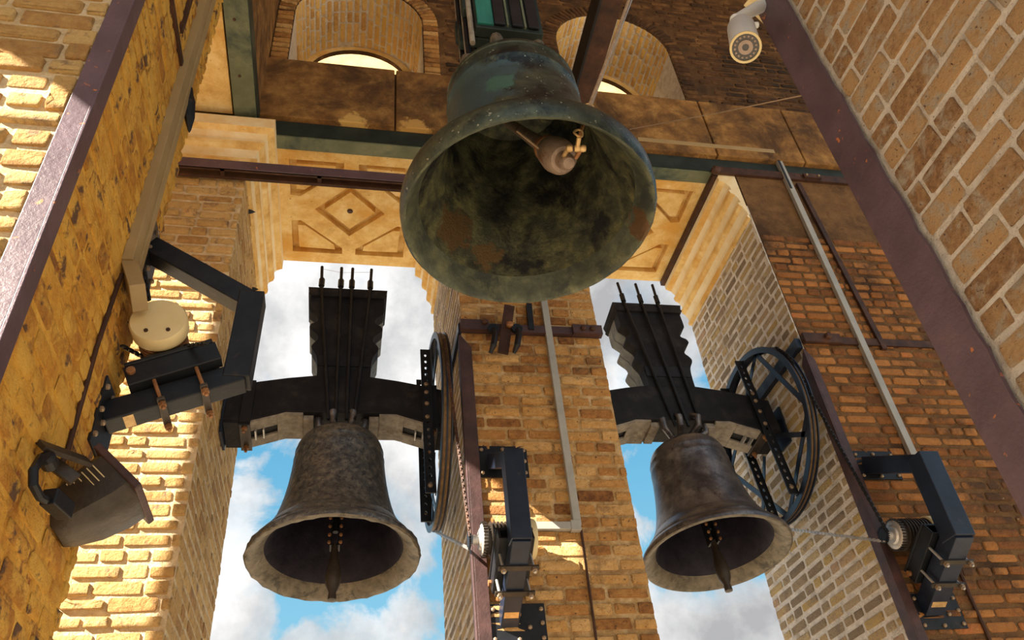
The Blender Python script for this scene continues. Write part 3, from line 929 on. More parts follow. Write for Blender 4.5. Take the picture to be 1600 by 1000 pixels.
def assembly(xc, variant):
    A = V3((xc, AY, AZ_))
    P = lambda x, d, h: A + X_ * x + FRV * d + UPV * h
    left = variant == 'left'
    axs = (X_, FRV, UPV)
    # ---- bell
    s = 1.0 if left else .965
    lab = ('mottled grey bell with black headstock and thin edge-on wheel, hanging in the left opening' if left
           else 'smooth brown bell with black headstock and spoked wheel, hanging in the right opening')
    t = thing('bell', A, lab, 'bell')
    root = t
    bell_body(P(0, 0, -1.18), UPV, s, 'bell_grey' if left else 'bell_brown', 'bell_lip', 'bell_dark_in', t, sh=.97, wob=.006 if left else 0)
    # crown loops
    loops = [(-.17, .10), (-.05, .14), (.10, .14), (.2, .06)] if not left else [(-.16, .05), (-.06, .12), (.08, .12), (.17, .04)]
    for (x, d) in loops:
        k = .8 if left else 1
        MB().tube([P(x * .55, d * .5, -.08), P(x * 1.1, d * 1.35, -.03 * k), P(x * 1.15, d * 1.5, .04 * k), P(x * .95, d * 1.1, .10 * k), P(x * .5, d * .4, .10 * k)], .030, 10).build('crown_loop', 'bell_brown', t, smooth=True)
    # clapper
    t = MB().lathe(P(0, 0, -1.05), -UPV, [(0, 0), (.022, .0), (.026, .05), (.034, .12), (.05, .2), (.056, .26), (.048, .32), (.026, .37), (.03, .40), (.03, .425), (0, .43)], 20).build('clapper', 'floodlight', root, smooth=True)
    MB().tube([P(0, 0, -.12), P(0, 0, -.95)], .022, 8).build('shank', 'iron_black', t, smooth=True)
    for sx in (-1, 1):
        MB().box(P(sx * .028, .0, -.95), (.016, .09, .26), axs).build('cheek_plate', 'iron_black', t)
    for h in (-.86, -.93, -1.0, -1.06):
        for sx in (-1, 1):
            MB().lathe(P(sx * .04, .045, h), FRV, [(.012, 0), (.012, .012), (0, .014)], 8).build('pin', 'rust_bright', t)
    # ---- headstock
    outl = [(-.90, -.05), (-.70, -.05), (-.44, .043), (.44, .043), (.70, -.05), (.90, -.05), (.90, .29), (.67, .352), (.45, .40), (.23, .435), (-.23, .435), (-.45, .40), (-.67, .352), (-.90, .29)]
    t = MB().prism(outl, lambda x, h: P(x, .16, h), lambda x, h: P(x, -.17, h)).build('headstock', 'wood_dark', root, bevel=.006)
    # weathered lower boards with a slot each side
    for sx in (-1, 1):
        f = lambda d: (lambda x, h: P(sx * x, d, h))
        MB().prism([(.30, .041), (.44, .041), (.50, .018), (.50, .0), (.44, .018), (.30, .018)], f(.155), f(-.165)).build('shoe_board', 'wood_grey', t, bevel=.003)
        for d0, d1 in ((.155, .045), (-.055, -.165)):
            MB().prism([(.50, .018), (.70, -.052), (.70, -.075), (.50, -.003)], f(d0), f(d1)).build('shoe_board', 'wood_grey', t, bevel=.003)
        MB().prism([(.70, -.052), (.895, -.052), (.895, -.078), (.70, -.078)], f(.155), f(-.165)).build('bearing_board', 'wood_dark', t)
        MB().prism([(.22, .041), (.298, .041), (.298, -.008), (.22, -.008)], f(.12), f(-.13)).build('packing_block', 'wood_grey', t, bevel=.004)
        MB().box(P(sx * .66, .0, -.062), (.012, .11, .04), axs).build('stay', 'steel', t)
        MB().box(P(sx * .60, .0, -.045), (.010, .11, .04), axs).build('stay', 'steel', t)
        # iron band
        for d in (.168,):
            MB().box(P(sx * .735, d, .12), (.085, .014, .46), axs).build('band', 'iron_black', t, bevel=.003)
        MB().box(P(sx * .735, 0, -.09), (.085, .35, .02), axs).build('band', 'floodlight', t, bevel=.003)
        for d in (.13, -.12):
            MB().lathe(P(sx * .735, d, -.1), -UPV, [(.022, 0), (.022, .022), (.012, .024), (.012, .05), (0, .05)], 8).build('bolt', 'rust_bright', t)
        MB().lathe(P(sx * .895, 0, .08), X_ * sx, [(.05, 0), (.05, .02), (0, .02)], 16).build('gudgeon', 'iron_black', t)
    half = [(.22, .42), (.225, .56), (.24, .66), (.275, .73), (.285, .775), (.262, .82), (.238, .85), (.245, .91), (.285, .955), (.318, 1.0), (.305, 1.045), (.262, 1.07), (.252, 1.10), (.265, 1.145), (.31, 1.19), (.332, 1.23), (.332, 1.39)]
    half = smooth_curve(half, 3)
    prof2 = half + [(-x, h) for x, h in half[::-1]]
    for d0, d1 in ((.16, .058), (.05, -.058), (-.066, -.17)):
        MB().prism(prof2, lambda x, h: P(x, d0, h), lambda x, h: P(x, d1, h)).build('scalloped_plank', 'wood_dark' if d0 > .1 else 'wood_skylit', t)
    MB().prism([(-.335, 1.39), (-.355, 1.42), (-.345, 1.44), (-.36, 1.50), (.36, 1.50), (.345, 1.44), (.355, 1.42), (.335, 1.39)], lambda x, h: P(x, .185, h), lambda x, h: P(x, -.19, h)).build('cap_plank', 'wood_dark', t)
    MB().box(P(0, .164, .60), (.44, .012, .12), axs).build('clamp_plate', 'iron_black', t)
    if left:
        tops = (-.245, -.07, .03, .20); bots = (-.10, -.045, .04, .10)
    else:
        tops = (-.245, -.06, .115); bots = (-.10, .02, .14)
    for a, b in zip(tops, bots):
        MB().tube([P(b, .172, -.04), P(a, .20, 1.52), P(a * 1.04, .205, 1.77)], .0145, 8).tube([P(a, .20, 1.50), P(a, .20, 1.60)], .027, 6).build('tie_rod', 'iron_black', t)
    # rear rods, only their heads show
    for a in ((.10,) if left else (-.16, .2)):
        MB().tube([P(a, -.2, 1.3), P(a, -.2, 1.66)], .014, 6).build('tie_rod', 'iron_black', t)
    # ---- bearings on the jambs
    for sx in (-1, 1):
        lab2 = 'black bearing at the %s end of the %s bell headstock' % ('left' if sx < 0 else 'right', variant)
        xw = (-1.0 if left else 2.005) if sx < 0 else (.846 if left else 3.861)
        b = thing('bearing', (xw, AY, AZ_), lab2, 'bearing')
        MB().box((xw - sx * .022, AY, AZ_ + .05), (.02, .28, .36)).build('plate', 'iron_blue', b)
        MB().lathe((xw - sx * .03, AY, AZ_ + .08), -X_ * sx, [(.09, 0), (.09, .03), (0, .03)], 20).build('housing', 'iron_black', b)
    # ---- wheel
    xw = .705 if left else 3.69
    C0 = V3((xw, AY, AZ_ - .0))
    Rw = .825 if left else .81
    w2 = .042
    rim = [(Rw - .055, -w2), (Rw, -w2), (Rw, -w2 + .010), (Rw - .02, -w2 + .014), (Rw - .02, -.006), (Rw - .004, -.006), (Rw - .004, .006), (Rw - .02, .006), (Rw - .02, w2 - .014), (Rw, w2 - .010), (Rw, w2), (Rw - .055, w2),
           (Rw - .055, w2 - .008), (Rw - .03, w2 - .008), (Rw - .03, -w2 + .008), (Rw - .055, -w2 + .008), (Rw - .055, -w2)]
    t = MB().lathe(C0, X_, rim, 84).build('wheel', 'iron_blue', root, smooth=True)
    MB().lathe(C0, X_, [(Rw - .019, -w2 + .014), (Rw - .016, -w2 + .014), (Rw - .016, -.006), (Rw - .019, -.006)], 84).build('groove_reflection', 'groove_warm_light', t)  # brown bands paint the warm reflection in the wheel rim
    MB().lathe(C0, X_, [(Rw - .019, .006), (Rw - .016, .006), (Rw - .016, w2 - .014), (Rw - .019, w2 - .014)], 84).build('groove_reflection', 'groove_warm_light', t)
    Wp = lambda a, r, x=0: C0 + X_ * x + UPV * (r * math.cos(a)) + FRV * (r * math.sin(a))
    rr = Rw - .04
    for a0, a1 in ((.5, 1.9), (1.9, 3.3), (3.3, 4.9), (4.9, 6.78)):
        MB().beam(Wp(a0, rr), Wp(a1, rr), .008, .05, up=X_.cross(Wp(a1, rr) - Wp(a0, rr)).normalized()).build('spoke', 'iron_blue', t)
    for a0 in (.05, 2.2, 3.9, 5.6):
        MB().beam(Wp(a0, .18), Wp(a0, rr), .008, .045, up=X_.cross(Wp(a0, rr) - Wp(a0, .1)).normalized()).build('spoke', 'iron_blue', t)
    # perforated bars clamped to the headstock
    for d in (.195, -.205):
        top, bot = .74, -.74
        holes = []
        for k in range(20):
            h = top - .07 - k * .074
            if -.02 < h < .36 and True:
                continue
            if h < bot + .04:
                break
            holes.append([(-.012, h), (-.006, h + .018), (.006, h + .018), (.012, h), (.006, h - .018), (-.006, h - .018)])
        xb = xw - .085
        oo_ = [(-.042, bot), (.042, bot), (.042, top), (-.042, top)]
        mb = MB()
        F0 = lambda x, h: V3((xb, 0, 0)) + X_ * x + V3((0, AY, AZ_)) + FRV * (d + .006) + UPV * h
        F1 = lambda x, h: V3((xb, 0, 0)) + X_ * x + V3((0, AY, AZ_)) + FRV * (d - .006) + UPV * h
        mb.region(oo_, holes, F0); mb.region(oo_, holes, F1)
        for l in [oo_] + holes:
            mb.strip(l, F0, F1)
        mb.box(F0(.038, (top + bot) / 2) - FRV * .02, (.008, .05, top - bot), axs)
        mb.build('perforated_bar', 'iron_black', t)
        for h in (.33, .24, .12, -.02, -.68):
            MB().lathe(F0(-.004, h), FRV if d > 0 else -FRV, [(.019, 0), (.019, .012), (.01, .016), (0, .017)], 8).build('bolt', 'bolt', t)
    return P, Wp


PL, WL = assembly(-.068, 'left')
PR, WR = assembly(2.865, 'right')
tag(MB().tube([PL(-.25, .205, 1.74), PL(-.07, .205, 1.70), PL(.2, .205, 1.73)], .002, 4).build('wire', 'steel'), 'hair-thin wire strung between the rod tips above the left bell', 'wire')

# ---------------------------------------------------------------- the large bell overhead
c = V3((.934, 3.0, 3.21))
s = .71 / .612
t = big = thing('bell', c + Z_ * 1.3, 'very large green-black bronze bell overhead, mouth towards the viewer, under a dark green yoke', 'bell')
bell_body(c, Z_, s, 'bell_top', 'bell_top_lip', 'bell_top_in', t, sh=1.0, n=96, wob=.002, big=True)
for x, d in ((-.10, -.20), (.13, -.19), (.02, .2), (-.24, -.06), (-.24, .1)):
    p = c + V3((x, d, 1.27))
    e = V3((x, d, 0)).normalized()
    MB().tube([p, p + e * .06 + Z_ * .06, p + e * .05 + Z_ * .14, p - e * .02 + Z_ * .18, p - e * .1 + Z_ * .16], .042, 10).build('crown_loop', 'bell_lip' if d < 0 else 'bell_top', t, smooth=True)
# clapper drawn aside by its rope
ball = at(871, 243, Z=3.36)
piv = at(792, 190, Z=4.25)
u = (ball - piv).normalized()
L = (ball - piv).length
MB().lathe(piv, u, [(0, 0), (.03, 0), (.035, L * .4), (.045, L * .72), (.062, L * .82), (.085, L * .90), (.098, L), (.092, L + .06), (.07, L + .10), (.05, L + .105), (.045, L + .16), (.03, L + .185), (0, L + .19)], 24).build('clapper', 'clapper_worn', t, smooth=True)
t = big.children[-1]; t = [k for k in bpy.data.objects if k.name.startswith('clapper')][-1]
MB().lathe(piv, u, [(.066, L * .81), (.074, L * .815), (.074, L * .845), (.068, L * .85)], 24).build('collar', 'rust_bright', t)
MB().tube([at(808, 205, Z=3.55), at(842, 232, Z=3.42), at(856, 242, Z=3.33)], .006, 6).build('cord', 'rope', t)
fork = at(905, 214, Z=3.20)
hk = [at(878, 250, Z=3.25), at(900, 246, Z=3.22)]
t = thing('pull_rope', at(985, 2, Y=2.45), 'pale rope and wire running up from the shackle on the large bell clapper', 'rope')
top = at(990, -20, Y=2.35)
sh = at(920, 168, Y=2.42)
MB().tube([top, (top + sh) / 2 + X_ * .004, sh], .010, 8).build('rope', 'rope', t)
MB().tube([top + X_ * .02, sh + X_ * .01], .004, 6).build('wire', 'steel', t)
for p_, r_ in ((sh, .026), (fork + Z_ * .03, .022)):
    ring = [p_ + (X_ * math.cos(a) * r_ + Z_ * math.sin(a) * r_ * 1.2 - Y_ * .004 * math.sin(2 * a)) for a in [k * math.pi / 8 for k in range(17)]]
    MB().tube(ring, .006, 6, cap=False).build('ring', 'brass', t, smooth=True)
MB().tube([sh, fork], .009, 8).build('turnbuckle', 'rust_bright', t)
MB().tube([fork, at(902, 232, Z=3.2)], .012, 8).build('eye_bolt', 'brass', t)
for k, px in enumerate((890, 902, 911)):
    q = at(px, 232, Z=3.2)
    MB().lathe(q, CR, [(0, -.018), (.016, -.014), (.02, 0), (.016, .014), (0, .018)], 12).build('shackle_nut', 'brass', t, smooth=True)
MB().tube([at(887, 233, Z=3.2), hk[0]], .012, 8).build('shackle_leg', 'brass', t)
MB().tube([at(908, 233, Z=3.2), hk[1]], .012, 8).build('shackle_leg', 'rust_bright', t)
tag(MB().tube([at(984, 202, Y=3.3), at(1120, 176, Y=2.6) - Z_ * .004, at(1268, 146, X=1.99)], .0035, 5).build('wire', 'rope'),
    'thin tan wire stretched from the large bell to the near right wall', 'wire')

# yoke of the large bell
yb = 4.80
t = MB().box((.93, 3.0, yb + .80), (.40, .40, 1.53)).build('yoke', 'green_dark', big)
for k, (dx, mtl) in enumerate(((0, 'green_dark'), (.015, 'green_dark'), (-.01, 'green_dark'), (.02, 'green_dark'), (0, 'green_dark'))):
    y0 = 2.80 + k * .085
    MB().box((.93, y0 + .04, yb + .80), (.46 + dx * 2, .074, 1.55)).build('plank', mtl, t, bevel=.008)
MB().box((.765, 2.795, yb + .80), (.11, .02, 1.5)).build('painted_board', 'teal', t, bevel=.004)
for x in (.86, .98, 1.09):
    MB().box((x, 2.785, yb + .80), (.075, .02, 1.5)).build('strap', 'iron_black', t, bevel=.006)
for x in (.915, 1.035):
    MB().box((x, 2.793, yb + .78), (.014, .02, 1.45)).build('strap_edge', 'green_paint', t)
for k, y in enumerate((2.84, 2.93, 3.02, 3.12, 3.2)):
    MB().tube([(.675 - .012 * (k % 2), y, yb - .12), (.665 - .012 * (k % 2), y, yb + 1.5)], .019, 8).build('tie_rod', 'iron_black' if k % 2 else 'wood_grey', t)
for k, (y, h) in enumerate(((2.88, .42), (3.06, .30), (3.16, .52))):
    MB().box((.655, y, yb + h), (.05, .07, .22)).build('cleat', 'green_dark', t, bevel=.01)
MB().lathe((.66, 3.1, yb - .16), Z_, [(.03, 0), (.03, .10), (0, .10)], 8).build('nut', 'white_plastic', t)
t = thing('yoke_beam', (.93, 3.0, 6.5), 'heavy timber carrying the yoke of the large bell above the frame', 'beam')
MB().box((.5, 3.0, 6.62), (3.3, .3, .36)).build('timber', 'wood_dark', t)

# ---------------------------------------------------------------- motors on brackets


def chain(name, pts, label, m='iron_black', r=.012, parent=None):
    pts = [V3(p) for p in pts]
    mb = MB()
    acc = 0; k = 0
    for a, b in zip(pts, pts[1:]):
        d = (b - a); L = d.length; d.normalize()
        l = d.cross(Z_)
        if l.length < .05: l = d.cross(X_)
        l.normalize(); u2 = l.cross(d)
        n = max(1, int(L / .022))
        for i in range(n):
            p = a + d * (L * (i + .5) / n)
            if i % 2:
                mb.box(p, (L / n * 1.3, r * .5, r * 1.9), (d, l, u2))
            else:
                mb.box(p, (L / n * 1.0, r * 1.6, r * .9), (d, l, u2))
    return tag(mb.build(name, m, parent), label, 'chain')


def bracket(P0, n, l, labels, sz=.115, plate=(.36, .25), poff=.06, tm='iron_blue', d1=.30, d3=1.13):
    n = V3(n); l = V3(l)
    P0 = V3(P0)
    P1 = P0 + n * .57 - Z_ * d1; P2 = P0 + n * .555 - Z_ * .82; P3 = P0 - Z_ * d3
    t = thing('motor_bracket', P3, labels[0], 'bracket')
    MB().beam(P0 + n * .01, P1, sz, sz * .95, up=Z_).build('upper_arm', tm, t, bevel=.006)
    MB().beam(P1 + Z_ * sz * .45, P2 - Z_ * sz * .3, sz * 1.1, sz * 1.1, up=n).build('upright', tm, t, bevel=.006)
    MB().beam(P2 + n * sz * .2, P3, sz, sz * .95, up=Z_).build('lower_arm', tm, t, bevel=.006)
    for P_, dz in ((P0, .0), (P3, -.02)):
        c_ = P_ - l * poff + Z_ * dz
        pl = MB().box(c_ + n * .008, (plate[0], .014, plate[1]), (l, n, Z_)).build('wall_plate', 'iron_black', t, bevel=.002)
        for a, b in ((-.43, .35), (-.43, 0), (-.43, -.37), (.0, .38), (.0, -.4), (.43, .36), (.43, -.38), (-.2, -.1)):
            MB().lathe(c_ + n * .015 + l * plate[0] * a + Z_ * plate[1] * b, n, [(.015, 0), (.015, .010), (.008, .016), (0, .017)], 6).build('bolt', 'bolt', pl)
    u = (P3 - P2).normalized()
    nn = l.cross(u)
    if nn.z < 0: nn = -nn
    # maker's stamped tag: a small pale sticker on the lower arm
    MB().box(P3 - u * .10 - nn * sz * .49 + l * .0, (.045, sz * .8, .003), (u, l, nn)).build('sticker', 'brass', t)
    C = P2 + u * .26
    m = thing('bell_motor', C + nn * .2, labels[1], 'motor')
    ax = (u, l, nn)
    for sl in (-1, 1):
        rl = MB()
        rl.box(C + nn * (sz * .5 + .055) + l * sl * .105, (.42, .014, .105), ax)
        rl.box(C + nn * (sz * .5 + .007) + l * sl * .075, (.42, .07, .012), ax)
        o = rl.build('rail', 'iron_black', m, bevel=.003)
        MB().lathe(C + nn * (sz * .5 + .07) + l * sl * .11 + u * .18, l * sl, [(.02, 0), (.02, .02), (0, .02)], 10).build('bolt', 'rust_bright', o)
    MB().box(C + nn * (sz * .5 + .115), (.40, .24, .02), ax).build('slide_plate', 'iron_black', m, bevel=.004)
    MB().box(C + nn * (sz * .5 + .14), (.20, .18, .04), ax).build('foot', 'floodlight', m, bevel=.006)
    mc = C + nn * (sz * .5 + .27)
    pf = []
    for k in range(9):
        h = -.10 + k * .025
        pf += [(.092, h), (.115, h + .004), (.115, h + .010), (.092, h + .014)]
    MB().lathe(mc, l, [(0, -.105)] + pf + [(.09, .13), (0, .13)], 28).build('finned_body', 'rust_bright' if labels[2] else 'floodlight', m)
    MB().lathe(mc - l * .105, -l, [(.118, -.01), (.130, 0), (.132, .065), (.124, .078), (.0, .080)], 36).build('end_cap', 'cream_paint', m, smooth=True)
    for a in (.6, 1.9):
        MB().lathe(mc - l * .183 + u * .08 * math.cos(a) - nn * .08 * math.sin(a), -l, [(.010, 0), (.010, .006), (0, .007)], 10).build('screw', 'iron_rust', m)
    gb = [(0, .13), (.095, .13), (.102, .137), (.102, .163), (.094, .17), (.07, .172), (.06, .185), (.032, .187), (.03, .225), (0, .225)]
    MB().lathe(mc, l, gb, 24).build('gear_housing', 'steel' if not labels[2] else 'floodlight', m, smooth=True)
    g = MB()
    for k in range(30):
        a = 2 * math.pi * k / 30
        d = u * math.cos(a) + nn * math.sin(a)
        g.box(mc + l * .15 + d * .108, (.014, .010, .03), (d, d.cross(l), l))
    g.build('gear_teeth', 'floodlight', m)
    g = MB()
    for k in range(24):
        a = 2 * math.pi * k / 24
        d = u * math.cos(a) + nn * math.sin(a)
        g.box(mc + l * .245 + d * .052, (.018, .014, .008), (d, l, d.cross(l)))
    g.lathe(mc + l * .238, l, [(0, 0), (.048, 0), (.048, .014), (0, .014)], 24)
    g.build('sprocket', 'iron_black', m)
    MB().tube([mc + nn * .09 - l * .02, mc + nn * .17 - l * .02, mc + nn * .19 + u * .04 - l * .05, mc + nn * .13 + u * .12 - l * .06], .011, 8).build('supply_cable', 'iron_black', m, smooth=True)
    for uo in (-.09, .10):
        cl = MB().box(C + u * uo - nn * (sz * .5 + .012), (.035, .25, .016), ax).build('clamp', 'floodlight', m, bevel=.003)
        for sl in (-1, 1):
            q = C + u * uo + l * sl * .095
            MB().tube([q - nn * (sz * .5 + .055), q + nn * (sz * .5 + .02)], .009, 8).build('threaded_rod', 'rust_bright' if labels[2] else 'steel', cl)
            MB().tube([q - nn * (sz * .5 + .022), q - nn * (sz * .5 + .042)], .018, 6).build('nut', 'rust_bright' if labels[2] else 'bolt', cl)
    return mc, u, nn


mcL, uL, nL = bracket((-1.1, 3.36, 3.17), X_, Y_, ('black C-shaped steel bracket bolted to the orange near-left pier', 'rusty bell motor with round cream cap on the left bracket', True), tm='iron_black', poff=0, plate=(.26, .34), d1=.36, d3=1.07)
mcM, uM, nM = bracket((1.03, F, 2.82), -Y_, -X_, ('black C-shaped steel bracket on the middle brick pier', 'bell motor clamped behind the bracket on the middle pier', False), tm='iron_blue')
mcR, uR, nR = bracket((4.03, F, 2.82), -Y_, -X_, ('dark blue C-shaped steel bracket on the right brick pier', 'bell motor with toothed sprocket clamped to the bracket on the right pier', False), sz=.14)

g = mcM - X_ * .245
chain('drive_chain', [WL(1.2, .84) , WL(1.6, .86), g - Y_ * .05], 'drive chain from the edge-on left wheel down to the middle pier motor', 'iron_rust')
chain('drive_chain', [WL(3.5, .83), g - Z_ * .05 + Y_ * .02], 'short lower run of chain between the left wheel and the middle pier motor', 'steel')
g = mcR - X_ * .245
chain('drive_chain', [WR(.95, .82), WR(1.25, .825), g - Y_ * .05], 'long black drive chain from the spoked wheel down to the right pier motor', 'iron_black', .014)
chain('drive_chain', [WR(3.5, .82), g - Z_ * .05], 'light horizontal chain from the bottom of the spoked wheel to the right pier motor', 'steel')
g = mcL + Y_ * .245
chain('drive_chain', [at(226, 425, X=-1.02), at(233, 470, X=-.98)], 'short chain hanging below the left bracket upper arm', 'iron_black')
chain('drive_chain', [at(190, 540, X=-1.06), g], 'chain passing from the near-left pier edge to the left motor', 'iron_black')
chain('drive_chain', [mcL + Y_ * .11 + nL * .05, at(322, 530, X=-.66) + Y_ * .03], 'short chain beside the cream cap of the left motor', 'iron_black')

# ---------------------------------------------------------------- conduits and cables
t = thing('conduit', (2, F, 3), 'grey square conduit down the middle pier with an elbow at the foot', 'conduit')
a = at(852, 470, Y=4.97); b = at(899, 822, Y=4.97); e = at(822, 820, Y=4.97)
MB().box(((a.x + b.x) / 2, 4.975, (a.z + b.z) / 2), (.055, .045, a.z - b.z)).build('riser', 'conduit', t, bevel=.003)
MB().box(((b.x + e.x) / 2 + .01, 4.975, b.z), (b.x - e.x + .03, .045, .055)).build('branch', 'conduit', t, bevel=.003)
MB().box((b.x, 4.972, b.z), (.07, .05, .075)).build('elbow', 'conduit', t, bevel=.004)
tag(MB().tube([at(908, 828, Y=4.985), at(918, 900, Y=4.98), at(932, 1003, Y=4.985)], .009, 6).build('cable', 'iron_rust'), 'thin brown cable below the conduit elbow on the middle pier', 'cable')
t = thing('conduit', (4.4, F, 4), 'grey conduit down the right brick pier behind the bracket', 'conduit')
a = at(1212, 242, Y=4.97); b = at(1446, 765, Y=4.97)
MB().box((4.44, 4.97, (a.z + b.z) / 2), (.062, .045, a.z - b.z)).build('riser', 'conduit', t, bevel=.003)
MB().box((4.425, 4.944, a.z - .30), (.022, .006, .55)).build('open_slot', 'iron_black', t)
c2 = at(1000, 236, Y=4.97)
MB().box(((c2.x + 4.42) / 2, 4.96, a.z + .02), (4.42 - c2.x, .045, .06)).build('branch', 'tray', t, bevel=.003)
tag(MB().tube([at(1490, 868, Y=4.985), at(1515, 930, Y=4.98), at(1548, 1003, Y=4.985)], .013, 6).build('cable', 'iron_rust'), 'dark cable trailing down the right pier below its bracket', 'cable')

# cable tray on the near left pier
t = thing('cable_tray', (-1.07, 3.2, 4), 'tan metal cable tray running up the far edge of the orange near-left pier', 'conduit')
zb_ = at(192, 412, X=-1.1).z
MB().box((-1.075, 3.10, (zb_ + 6.38) / 2), (.05, .16, 6.38 - zb_)).build('channel', 'tray', t, bevel=.003)
MB().box((-1.046, 3.145, (zb_ + 6.38) / 2), (.008, .055, 6.38 - zb_)).build('lid', 'tray', t, bevel=.001)
q0 = V3((-1.075, 3.11, zb_)); q1 = at(217, 466, X=-.985)
MB().beam(q0, q1, .15, .07, up=X_).build('end_boot', 'tray', t, bevel=.004)
tag(MB().tube([at(190, 428, X=-1.09), at(172, 480, X=-1.085), at(150, 545, X=-1.088), at(128, 625, X=-1.085), at(106, 702, X=-1.09), at(92, 735, X=-1.09)], .011, 8).build('rusty_pipe', 'iron_rust', smooth=True),
    'thin rusty pipe curving down the orange pier from the tray to the floodlight', 'pipe')
t = thing('iron_fork', at(288, 100, X=-1.09), 'forked rusty iron at the top of the orange near-left pier', 'bar')
MB().beam(at(266, -10, X=-1.09), at(284, 104, X=-1.09), .05, .02, up=X_).build('tine', 'iron_rust', t)
MB().beam(at(300, -10, X=-1.085), at(283, 48, X=-1.085), .04, .02, up=X_).build('tine', 'iron_rust', t)
t = thing('iron_spike', at(296, 170, X=-1.0), 'dark pointed iron hanging beside the cable tray at the pier edge', 'bar')
MB().lathe(at(297, 138, X=-1.05), at(296, 200, X=-1.02) - at(297, 138, X=-1.05), [(0, 0), (.016, .0), (.02, .05), (.032, .1), (.03, .22), (.01, .31), (0, .33)], 6).build('blade', 'iron_black', t)

for px, py, w in ((396, 331, 'upper'), (401, 452, 'lower')):
    p = at(px, py, X=-.92)
    tag(MB().lathe(p - X_ * .04, X_, [(.028, 0), (.026, .02), (0, .06)], 4).build('wall_spike', 'iron_black'), '%s of two small dark spikes on the stone moulding left of the left opening' % w, 'spike')

# ---------------------------------------------------------------- floodlight
XF = -.88
A_ = at(146, 697, X=-1.0)
yF = A_.y
A_ = at(146, 697, Y=yF)
B_ = at(212, 763, Y=yF)
C_ = at(236, 808, X=B_.x)
vY = (C_ - B_); vY = Y_ * (-abs(vY.y) if vY.y < 0 else abs(vY.y))
C_ = B_ + vY; D_ = A_ + vY
ab = (B_ - A_).normalized(); yv = vY.normalized()
nF = ab.cross(yv)
if nF.z < 0: nF = -nF
cc = (A_ + B_ + C_ + D_) / 4
wA = (B_ - A_).length; wB = vY.length
t = thing('floodlight', cc, 'dark weathered floodlight aimed upwards, on the orange near-left pier', 'floodlight')
MB().box(cc + nF * .012, (wA, wB, .03), (ab, yv, nF)).build('rim', 'iron_brown', t, bevel=.006)
MB().box(cc + nF * .029, (wA * .86, wB * .86, .004), (ab, yv, nF)).build('glass', 'glass_dark', t)
mb = MB()
rings = []
for k, (dep, sa, sb, off) in enumerate(((0, .96, .96, 0), (.07, .93, .95, 0), (.17, .80, .9, -.01), (.26, .60, .78, -.02), (.29, .44, .6, -.02))):
    ring = []
    for a in range(16):
        th = 2 * math.pi * a / 16 + math.pi / 16
        cx_, sx_ = math.cos(th), math.sin(th)
        p = 5 if k < 3 else 3
        rr_ = (abs(cx_) ** p + abs(sx_) ** p) ** (-1 / p)
        ring.append(mb.b.verts.new(cc - nF * dep + ab * (cx_ * rr_ * wA / 2 * sa + off) + yv * (sx_ * rr_ * wB / 2 * sb)))
    rings.append(ring)
for a_, b_ in zip(rings, rings[1:]):
    for k in range(16):
        mb.b.faces.new((a_[k], a_[(k + 1) % 16], b_[(k + 1) % 16], b_[k]))
mb.b.faces.new(rings[-1])
hs = mb.build('housing', 'floodlight', t, smooth=True)
for k in range(6):
    st = cc - nF * (.05 + .022 * k) - yv * (wB / 2 * (.955 - .016 * k) + .001)
    MB().box(st - ab * wA * .12, (wA * .30, .003, .004), (ab, yv, nF)).build('vent_line', 'cream_paint', hs)
MB().box(C_ - ab * .03 + nF * .005 - yv * wB * .4, (.03, .02, .05), (ab, yv, nF)).build('latch', 'rust_bright', t)
bk = cc - nF * .15
w1 = at(63, 695, X=-1.08); w2 = at(80, 722, X=-1.08); 
MB().beam(w1, at(138, 722, X=-.98), .055, .02, up=-Y_ + Z_ * .2).build('bracket_arm', 'floodlight', t, bevel=.003)
MB().beam(w2, at(118, 750, X=-.99), .05, .02, up=-Y_ + Z_ * .2).build('bracket_arm', 'floodlight', t, bevel=.003)
MB().tube([at(64, 715, X=-1.04), at(52, 735, X=-1.03), at(52, 758, X=-1.02), at(62, 776, X=-1.01), at(78, 784, X=-1.0)], .016, 8).build('yoke_strap', 'iron_black', t, smooth=True)
MB().lathe(at(76, 722, X=-1.05), -Y_, [(.03, -.02), (.03, .03), (.015, .04), (0, .04)], 14).build('pivot', 'iron_black', t)
MB().beam(at(76, 775, X=-1.0), at(104, 800, X=-.97), .055, .06, up=Z_).build('gland_box', 'iron_black', t, bevel=.005)

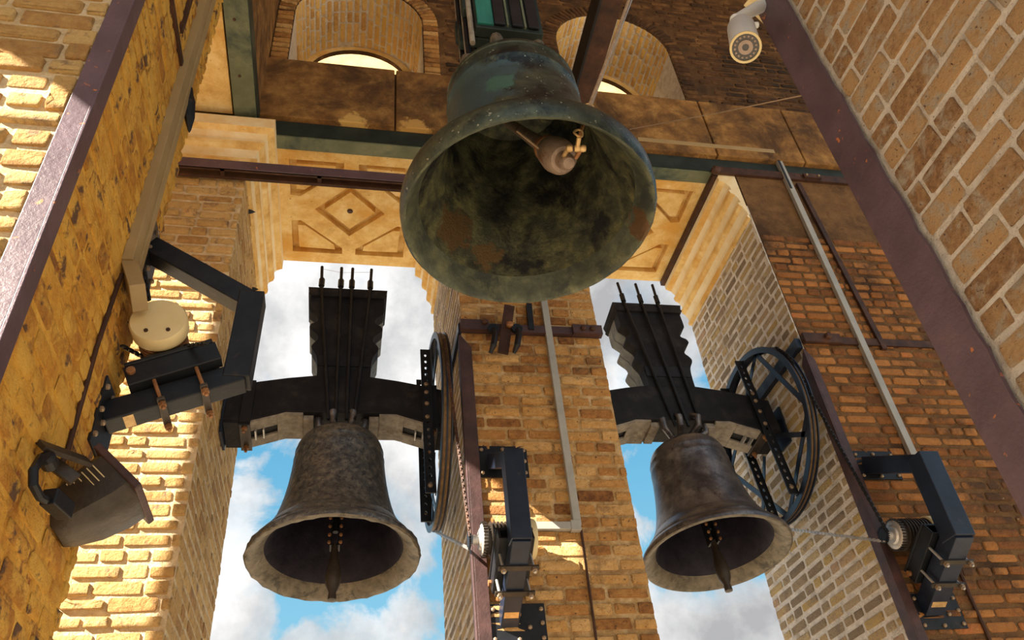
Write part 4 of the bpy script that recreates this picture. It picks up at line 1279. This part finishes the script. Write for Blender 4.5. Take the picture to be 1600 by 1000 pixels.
# ---------------------------------------------------------------- security camera
w0 = at(1192, 8, Y=1.86)
t = thing('security_camera', w0, 'white bullet security camera hanging from the top of the purple corner iron', 'camera')
e0 = at(1149, 30, Y=1.74)
dirw = (e0 - w0).normalized()
MB().beam(w0 + dirw * .0, w0 + dirw * .018, .12, .15, up=Z_).build('mount_plate', 'cream_paint', t, bevel=.004)
MB().tube([w0 + dirw * .01, w0.lerp(e0, .5), e0], [.036, .030, .022], 14).build('arm', 'white_plastic', t, smooth=True)
MB().lathe(e0 - Z_ * .01, Z_, [(0, -.03), (.026, -.024), (.03, 0), (.024, .02), (0, .026)], 14).build('knuckle', 'white_plastic', t, smooth=True)
f0 = at(1165, 74, Y=1.62)
b0 = at(1157, 40, Y=1.755)
dv = (f0 - b0).normalized(); Lc = (f0 - b0).length
MB().lathe(b0, dv, [(0, -.02), (.03, -.012), (.055, .02), (.061, .06), (.0605, .062), (.062, .064), (.062, Lc), (.056, Lc), (.056, Lc - .008), (0, Lc - .008)], 28).build('barrel', 'white_plastic', t, smooth=True)
fr_ = MB().lathe(b0, dv, [(.0625, Lc - .012), (.0645, Lc - .008), (.0645, Lc + .004), (.055, Lc + .004), (.055, Lc - .004)], 28).build('front_ring', 'cream_paint', t, smooth=True)
MB().lathe(b0, dv, [(.055, Lc - .006), (0, Lc - .006)], 28).build('led_plate', 'glass_dark', t)
MB().lathe(b0, dv, [(.030, Lc - .004), (.030, Lc + .001), (.014, Lc - .001), (.014, Lc - .004)], 20).build('lens_ring', 'lens_ring', t)
uu = dv.cross(X_).normalized(); vv = dv.cross(uu)
for k in range(16):
    a = 2 * math.pi * k / 16
    MB().lathe(b0 + dv * (Lc - .005) + (uu * math.cos(a) + vv * math.sin(a)) * .043, dv, [(.0055, 0), (.004, .004), (0, .005)], 8).build('led', 'lens_ring', t)
MB().lathe(b0 + dv * .04 + CR * .058 - CD * .01, CR, [(.014, 0), (.014, .02), (.009, .024), (0, .024)], 12).build('knob', 'white_plastic', t)
